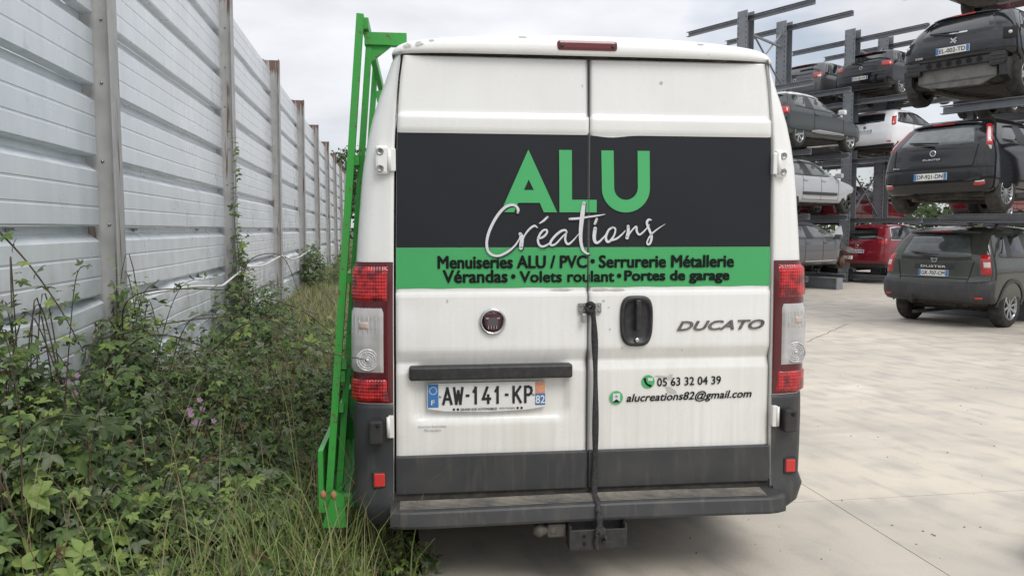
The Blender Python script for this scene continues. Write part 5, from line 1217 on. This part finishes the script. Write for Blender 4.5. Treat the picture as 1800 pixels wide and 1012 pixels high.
def bush(label, cx, cy, rx, ry, h, n, size, tone, canes=6, single=0, group='brambles along the fence'):
    root = thing('bramble_bush', label, 'bramble', (0, 0, 0), 0, group); LV = Leaves(); cand = []
    lob = [(rng.uniform(-.6, .6) * rx, rng.uniform(-.6, .6) * ry, rng.uniform(.45, .75)) for _ in range(7)]
    for i in range(n):
        lx, ly, lr = lob[i % len(lob)]; v = rng.normal(0, 1, 3); v[2] = abs(v[2]); v = unit(v); rf = rng.uniform(.35, 1.0) ** .45
        p = np.array([cx + lx + v[0] * rx * lr * rf, cy + ly + v[1] * ry * lr * rf, max(.03, h * (.45 + .55 * lr) * v[2] * rf + rng.normal(0, .03))])
        if p[0] < fence_x(p[1]) + .03: p[0] = fence_x(p[1]) + rng.uniform(.03, .2)
        nn = unit(np.array([v[0] * .5, v[1] * .5 - .25, .75]) + rng.normal(0, .33, 3)); d = unit(np.array([v[0], v[1] - .2, -.05 + .2 * rng.normal()]) + rng.normal(0, .6, 3)); d = unit(d - nn * (d @ nn))
        sz = size * rng.choice([.42, .6, .8, 1.0, 1.2], p=[.36, .28, .20, .11, .05]) * rng.uniform(.85, 1.15); q = rng.random(); depth = rf * (.4 + .6 * v[2])
        m_ = (0 if q < tone[0] else 1 if q < tone[1] else 2 if q < tone[2] else 3 if q < .975 else 4)
        cand.append((p, d, nn, sz, m_, p[1] * 1.0 - p[2] * .8 + abs(p[0] + .62 * p[1]) * .2))
    order = sorted(range(n), key=lambda i: cand[i][5] - cand[i][3] * 4); front_ = set(order[:single])
    for i, (p, d, nn, sz, m_, _) in enumerate(cand):
        if i in front_: place_leaf(p, d, nn, sz, LM[m_], root)
        else: LV.tri(p, d, nn, sz, m_, rng.random() < .3)
    LV.build('foliage', root); t = MB()
    for k in range(canes):
        a = rng.uniform(0, 6.28); p0_ = (cx + rng.uniform(-.4, .4) * rx, cy + rng.uniform(-.4, .4) * ry, 0); r_ = rng.uniform(.6, 1.1); e = (max(cx + math.cos(a) * rx * r_, fence_x(cy + math.sin(a) * ry * r_) + .05), cy + math.sin(a) * ry * r_, h * rng.uniform(.3, .8))
        mid = ((p0_[0] + e[0]) / 2, (p0_[1] + e[1]) / 2, h * rng.uniform(.6, .95)); t.tube(spline([p0_, mid, e], 6), [.0038] * 13, 5)
    t.build('stems', 'cane', root); return root
def cane(root_name, label, pts, size, tone, step=.07, group='long bramble canes', r0=.0055, single=True, side=1., parent=None):
    root = thing(root_name, label, 'bramble cane', (0, 0, 0), 0, group); q = spline(pts, 10); t = MB(); rs = [r0 * (1 - .6 * i / len(q)) for i in range(len(q))]; t.tube(q, rs, 5)
    acc = 0; LV = Leaves()
    for i in range(1, len(q)):
        acc += np.linalg.norm(q[i] - q[i - 1])
        tg = unit(q[i] - q[i - 1])
        if i % 2 == 0: v = unit(rng.normal(0, 1, 3)); t.add([q[i] + v * .012, q[i] + tg * .004, q[i] - tg * .004, q[i] + np.cross(tg, v) * .003], [(0, 1, 3), (0, 3, 2), (0, 2, 1)])
        if acc > step:
            acc = 0; v = unit(rng.normal(0, 1, 3) + np.array([.2, -.5, .2])); d = unit(v - tg * (v @ tg) * .7); nn = unit(np.array([0, -.35, .8]) + rng.normal(0, .3, 3)); x_ = rng.random(); m_ = LM[0 if x_ < tone[0] else 1 if x_ < tone[1] else 2 if x_ < tone[2] else 3]
            sz = size * rng.uniform(.6, 1.1) * (1 - .35 * i / len(q))
            if single: place_leaf(q[i], d, nn, sz, m_, root)
            else: LV.tri(q[i], d, nn, sz, LM.index(m_))
    t.build('stem', 'cane', root); LV.build('foliage', root); return root
T_D = (.42, .74, .80); T_M = (.25, .60, .82); T_L = (.12, .42, .88)
bush('tall leafy bramble mound filling the corner against the steel fence', -2.25, 3.35, .58, .60, .98, 2400, .080, T_M, 5, 60)
bush('low bright green bramble in front of the tall bramble mound', -1.72, 2.95, .45, .40, .40, 1536, .072, T_L, 3, 70)
bush('dark bramble mound behind the tall bramble, against the fence', -2.45, 4.55, .62, .65, 1.05, 2304, .075, T_D, 5, 30)
bush('bramble growing between the tall mound and the grass, with pale shoots', -1.60, 3.85, .46, .50, .55, 1728, .068, T_M, 3, 40)
bush('low dark bramble in the shade beside the green rack foot', -1.62, 4.75, .50, .60, .58, 1728, .06, T_D, 2, 10)
bush('bramble climbing the base of the first visible fence post', -2.92, 5.95, .42, .60, 1.15, 1920, .07, T_D, 4, 15)
bush('dark bramble thicket past the first visible post', -2.30, 6.3, .65, .75, .80, 2304, .068, T_D, 4, 0)
bush('bramble thicket ending at the second fence post', -2.75, 8.3, .75, 1.1, .90, 2304, .070, T_D, 4, 0)
bush('low bramble in the weed strip behind the green rack', -1.65, 6.6, .55, .9, .62, 1920, .06, T_D, 2, 0)
bush('low leafy weeds between the brambles and the dry grass', -2.1, 9.6, .6, 1.2, .55, 1728, .06, T_M, 2, 0)
bush('dense dark bramble around the second fence post', -3.45, 10.6, .40, .9, 1.15, 1536, .072, T_D, 3, 0)
bush('small bright green weed clump beneath the left corner of the bumper', -.62, 3.62, .28, .14, .20, 384, .042, T_L, 3, 40)
bush('young nettle-like shoots in front of the bramble mounds', -1.25, 3.10, .36, .32, .30, 921, .056, T_L, 4, 40)
bush('leafy weeds in front of the rack foot', -1.02, 3.50, .36, .34, .28, 499, .045, T_M, 3, 10)
bush('ivy-like bramble wrapped round the fourth fence post', -5.25, 20.6, .35, .6, 1.5, 960, .09, T_D, 2, 0)
bush('bramble spilling over the conduit beyond the fourth post', -5.0, 23.0, .8, 1.6, 1.7, 1344, .10, T_M, 2, 0)
bush('tangle of bramble climbing high round the first visible post', -2.98, 6.25, .22, .35, 1.55, 960, .065, T_M, 4, 10)
bush('bramble column climbing the second visible post', -3.78, 11.1, .20, .40, 2.0, 840, .07, T_D, 3, 0)
bush('loose bramble shoots leaning on the fence sheet at the left', -2.62, 4.05, .25, .45, 1.40, 840, .07, T_M, 5, 20)
bush('broad-leaved weeds filling the gap between brambles and grass', -1.30, 4.05, .34, .45, .40, 840, .055, T_M, 2, 15)
bush('straggling bramble climbing the fence sheets at the near end', -2.70, 4.35, .16, .30, 1.75, 420, .065, T_M, 5, 20)
# long canes
cane('bramble_cane', 'thorny cane rising up the left edge against the fence sheets', [(-2.35, 3.5, .6), (-2.45, 3.75, 1.1), (-2.50, 3.8, 1.45), (-2.54, 3.9, 1.68)], .06, T_M, .055)
cane('bramble_cane', 'thorny cane leaning right from the tall bramble mound', [(-2.55, 3.9, 1.66), (-2.40, 3.95, 1.45), (-2.28, 4.0, 1.22), (-2.2, 4.05, 1.0)], .062, T_M, .06)
cane('bramble_cane', 'long arching cane reaching from the fence across to the left tail lamp', [(-1.9, 5.0, .85), (-1.55, 4.6, 1.07), (-1.2, 4.1, 1.09), (-.85, 3.55, 1.075), (-.62, 3.34, 1.07)], .045, T_L, .15, r0=.004)
cane('bramble_cane', 'dark cane arching from the first post towards the grass', [(-2.85, 5.8, .7), (-2.6, 5.4, 1.15), (-2.0, 5.3, 1.22), (-1.5, 5.4, 1.10), (-1.25, 5.5, .9)], .06, T_M, .10)
cane('bramble_cane', 'reddish cane arching low over the pink flowers', [(-2.6, 4.9, .6), (-2.2, 4.7, .98), (-1.75, 4.6, .92), (-1.35, 4.6, .62)], .05, T_D, .11)
cane('bramble_cane', 'cane lying across the middle of the bramble thicket', [(-2.7, 5.2, .9), (-2.2, 5.1, 1.02), (-1.7, 5.2, 1.05), (-1.4, 5.1, .95)], .055, T_M, .09)
def onpost(s_, z, dx=.22): q = FN * (FO + dx) + FD * s_; return (q.x, q.y, z)
cane('bramble_cane', 'leafy cane climbing high on the second fence post', [onpost(11.0, .7), onpost(11.0, 1.2, .25), onpost(10.95, 1.7), onpost(10.85, 2.2, .26), onpost(10.75, 2.85, .24)], .105, T_M, .045)
cane('bramble_cane', 'leafy cane climbing the near side of the first post', [onpost(6.1, .6), onpost(6.05, 1.1, .26), onpost(6.0, 1.45, .28)], .06, T_M, .05)
cane('bramble_cane', 'bare curved cane looping in front of the third post', [(-3.6, 10.5, .7), (-3.5, 10.6, 1.2), (-3.15, 10.9, 1.25), (-3.0, 11.2, .7)], .06, T_D, .5, r0=.009)
for k, (x, y, h_, lean) in enumerate(((-2.05, 3.25, 1.25, -.10), (-1.95, 3.55, 1.10, .18), (-2.25, 3.9, 1.45, .12), (-2.0, 4.4, 1.15, .25), (-1.75, 4.2, .85, .22), (-1.5, 3.4, .62, .15), (-2.4, 5.2, 1.3, .3), (-1.35, 4.4, .75, .2))):
    lab = ['upright leafy shoot at the crown of the tall bramble mound', 'leaning shoot on the right of the tall bramble mound', 'tall shoot standing against the lower fence sheets', 'shoot arching towards the pink blossoms', 'thin shoot above the pale blossom cluster', 'short shoot over the low bright bramble', 'long shoot between the first post and the thicket', 'thin shoot bending to the green rack'][k]
    cane('bramble_shoot', lab, [(x, y, h_ * .3), (x + lean * .2, y + .05, h_ * .65), (x + lean * .7, y + .05, h_ * .95), (x + lean * 1.5, y, h_)], .055, T_M, .05, r0=.004, single=k < 4)
# pink flowers
fl = thing('bramble_flower', 'cluster of pale pink bramble blossoms among dark leaves', 'flower', (0, 0, 0), 0, 'pink blossoms'); LV = Leaves()
fl2 = thing('bramble_flower', 'pair of pink bramble blossoms beside the first post', 'flower', (0, 0, 0), 0, 'pink blossoms')
for root, ctr, k_ in ((fl, np.array([-1.72, 4.35, .60]), 9), (fl2, np.array([-2.32, 4.15, .78]), 3)):
    for k in range(k_):
        LV = Leaves(); p = ctr + rng.normal(0, .045, 3)
        for a in range(5):
            an = a * 1.257; d = np.array([math.cos(an), -.25, math.sin(an)]); LV.one(p, d, np.array([0, -1., .25]), .018, .9, 0)
        LV.build('blossom', root, ['petal_pink'], None)
    MB().tube([tuple(ctr + np.array([.05, .15, -.4])), tuple(ctr + np.array([.02, .05, -.12])), tuple(ctr)], .004, 5).build('stem', 'cane', root)
# grass: blades in one stuff mesh per stand
def grass(name, label, fn, n, h, w, mats, mixw, lean=.5):
    V = np.zeros((n, 7, 3)); mi = np.zeros(n, int)
    for i in range(n):
        x, y, hs = fn(); a = rng.uniform(0, 6.28); ln = rng.uniform(.15, lean) * (1.4 if rng.random() < .25 else 1); H_ = h * hs * rng.uniform(.5, 1.15); ww = w * rng.uniform(.6, 1.3); dx = np.array([math.cos(a), math.sin(a), 0]); sx = np.array([-dx[1], dx[0], 0]) if rng.random() < .5 else np.array([1, .3, 0])
        for k, t in enumerate((0, .4, .75)):
            c_ = np.array([x, y, 0]) + dx * H_ * ln * t * t + np.array([0, 0, H_ * (t - .25 * ln * t * t)]); V[i, 2 * k] = c_ - sx * ww * (1 - t * .6); V[i, 2 * k + 1] = c_ + sx * ww * (1 - t * .6)
        V[i, 6] = np.array([x, y, 0]) + dx * H_ * ln * 1.05 + np.array([0, 0, H_ * (1 - .35 * ln)]); mi[i] = rng.choice(len(mats), p=mixw)
    F = [0, 1, 3, 2, 2, 3, 5, 4, 4, 5, 6]; LI = (np.array(F)[None] + (np.arange(n) * 7)[:, None]).ravel(); LS = np.tile([4, 4, 3], n); ST = np.concatenate([[0], np.cumsum(LS)[:-1]])
    me = bpy.data.meshes.new(name); me.vertices.add(n * 7); me.vertices.foreach_set('co', V.ravel()); me.loops.add(len(LI)); me.loops.foreach_set('vertex_index', LI.astype(np.int32)); me.polygons.add(len(LS)); me.polygons.foreach_set('loop_start', ST.astype(np.int32)); me.polygons.foreach_set('material_index', np.repeat(mi, 3).astype(np.int32))
    for m_ in mats: me.materials.append(M[m_])
    me.update(calc_edges=True); me.validate(); return tag(link(name, me), label, 'grass', kind='stuff')
def edge_x(Y): return -.50 - .149 * (Y - 3.7)
def f_near():
    while True:
        y = rng.uniform(2.75, 4.4); x = rng.uniform(-1.6, -.45)
        if x < edge_x(y) + .05 and rng.random() < math.exp(-((x + .98) ** 2) / .10 - ((y - 3.35) ** 2) / .5): return x, y, 1.
grass('tall_grass', 'tall seeding grass growing round the foot of the green rack', f_near, 650, .54, .0034, ['grass_green', 'grass_straw', 'leaf_light'], [.62, .18, .20], .75)
def f_under():
    y = rng.uniform(3.5, 9); return rng.uniform(fence_x(y) + .1, edge_x(y) - .05), y, rng.uniform(.5, 1)
grass('weed_grass', 'rough weedy grass under the brambles and beside the van', f_under, 3000, .26, .003, ['grass_green', 'grass_straw', 'leaf_mid'], [.45, .25, .30], .7)
def f_far():
    y = 7 + 36 * rng.random() ** 1.6; x0 = fence_x(y) + .1; return rng.uniform(x0, edge_x(y)), y, rng.uniform(.6, 1.2)
grass('dry_grass', 'dry straw coloured grass filling the strip along the far fence', f_far, 24000, .36, .006, ['grass_green', 'grass_straw', 'leaf_grey'], [.36, .44, .20], .7)
def f_fore():
    y = rng.uniform(2.3, 3.6); return rng.uniform(-2.2, -.75 - .0 * y), y, rng.uniform(.5, 1)
grass('foreground_grass', 'thin green grass among the low brambles in front', f_fore, 500, .34, .0028, ['grass_green', 'grass_straw', 'leaf_light'], [.5, .25, .25], .8)
def f_stalk():
    y = rng.uniform(2.8, 8.5); return rng.uniform(max(fence_x(y) + .1, -.62 * y - .2), edge_x(y) - .1), y, rng.uniform(.6, 1.3)
grass('dead_stalks', 'pale dead stalks standing through the brambles', f_stalk, 420, .85, .0022, ['grass_straw', 'leaf_dead'], [.7, .3], .55)
# brown seed heads by the rack foot
for k, (x, y, z) in enumerate(((-.80, 3.30, .50), (-.76, 3.32, .49))):
    r_ = thing('seed_head', ['brown dried seed head on the taller stalk by the rack foot', 'brown dried seed head on the shorter stalk by the rack foot'][k], 'seed head', (x, y, 0), 0, 'seed heads by the rack foot')
    MB().lathe([(0, z - .02), (.012, z - .01), (.014, z + .004), (.008, z + .016), (0, z + .02)], (0, 0, 0), 'z', 8).build('head', 'seed_head', r_); MB().tube([(.06, .02, 0), (.03, .01, z * .6), (0, 0, z)], .002, 4).build('stalk', 'grass_straw', r_)
# broadleaf trees beyond the end of the fence and behind the racks
def tree(label, x, y, h, r_, n, seed):
    root = thing('tree', label, 'tree', (0, 0, 0), 0, 'trees beyond the yard'); g_ = np.random.default_rng(seed); t = MB().tube([(x, y, 0), (x + .1, y, h * .35), (x, y, h * .8)], [.22, .17, .05], 8)
    P, D, N = [], [], []; lob = [(g_.normal(0, .4) * r_, g_.normal(0, .4) * r_, h * g_.uniform(.5, .85), g_.uniform(.35, .6) * r_) for _ in range(14)]
    for lx, ly, lz, lr in lob: t.tube([(x, y, h * .35), (x + lx * .5, y + ly * .5, lz * .8), (x + lx, y + ly, lz)], [.09, .06, .02], 5)
    for i in range(n):
        lx, ly, lz, lr = lob[i % 14]; v = unit(g_.normal(0, 1, 3)) * lr * g_.uniform(.5, 1.05); P.append((x + lx + v[0], y + ly + v[1], lz + v[2])); D.append(g_.normal(0, 1, 3)); N.append(g_.normal(0, 1, 3) + np.array([0, 0, 1]))
    t.build('trunk', 'bark', root); o = leaflets(P, D, N, g_.uniform(.14, .30, n), np.full(n, .7), g_.integers(0, 2, n), ['tree_leaf', 'leaf_dark'], 'crown', root); o['kind'] = 'stuff'
tree('dark broadleaf tree showing over the far end of the steel fence', -13.2, 62, 8.5, 3.2, 3000, 1)
tree('broadleaf tree past the fence end, half hidden by the green rack', -9.5, 66, 7.0, 3.4, 3000, 2)
for k, (x, y) in enumerate(((6, 62), (20, 58), (30, 62), (42, 60))): tree(['round tree far behind the van and the empty rack arms', 'spreading tree far behind the white hatchback', 'tree far behind the farthest rack', 'tree far to the right behind the near rack'][k], x, y, 6 + k % 2, 3.5, 2200, 5 + k)

# far-off wood closing the horizon behind the yard
g_ = np.random.default_rng(21); P, D, N = [], [], []
for i in range(9000):
    x = g_.uniform(-45, 120); top = 5.2 + 1.8 * math.sin(x * .21) + 1.2 * math.sin(x * .57 + 1) + .8 * math.sin(x * 1.7); z = abs(top) * g_.random() ** .6
    P.append((x, 108 + g_.normal(0, 2.2) + .1 * x, z)); D.append(g_.normal(0, 1, 3)); N.append(g_.normal(0, 1, 3) + np.array([0, -.6, .8]))
o = leaflets(P, D, N, g_.uniform(.5, 1.1, 9000), np.full(9000, .7), g_.integers(0, 2, 9000), ['tree_leaf', 'leaf_dark'], 'far_wood')
tag(o, 'far-off dark wood closing the horizon behind the yard', 'wood', kind='stuff')
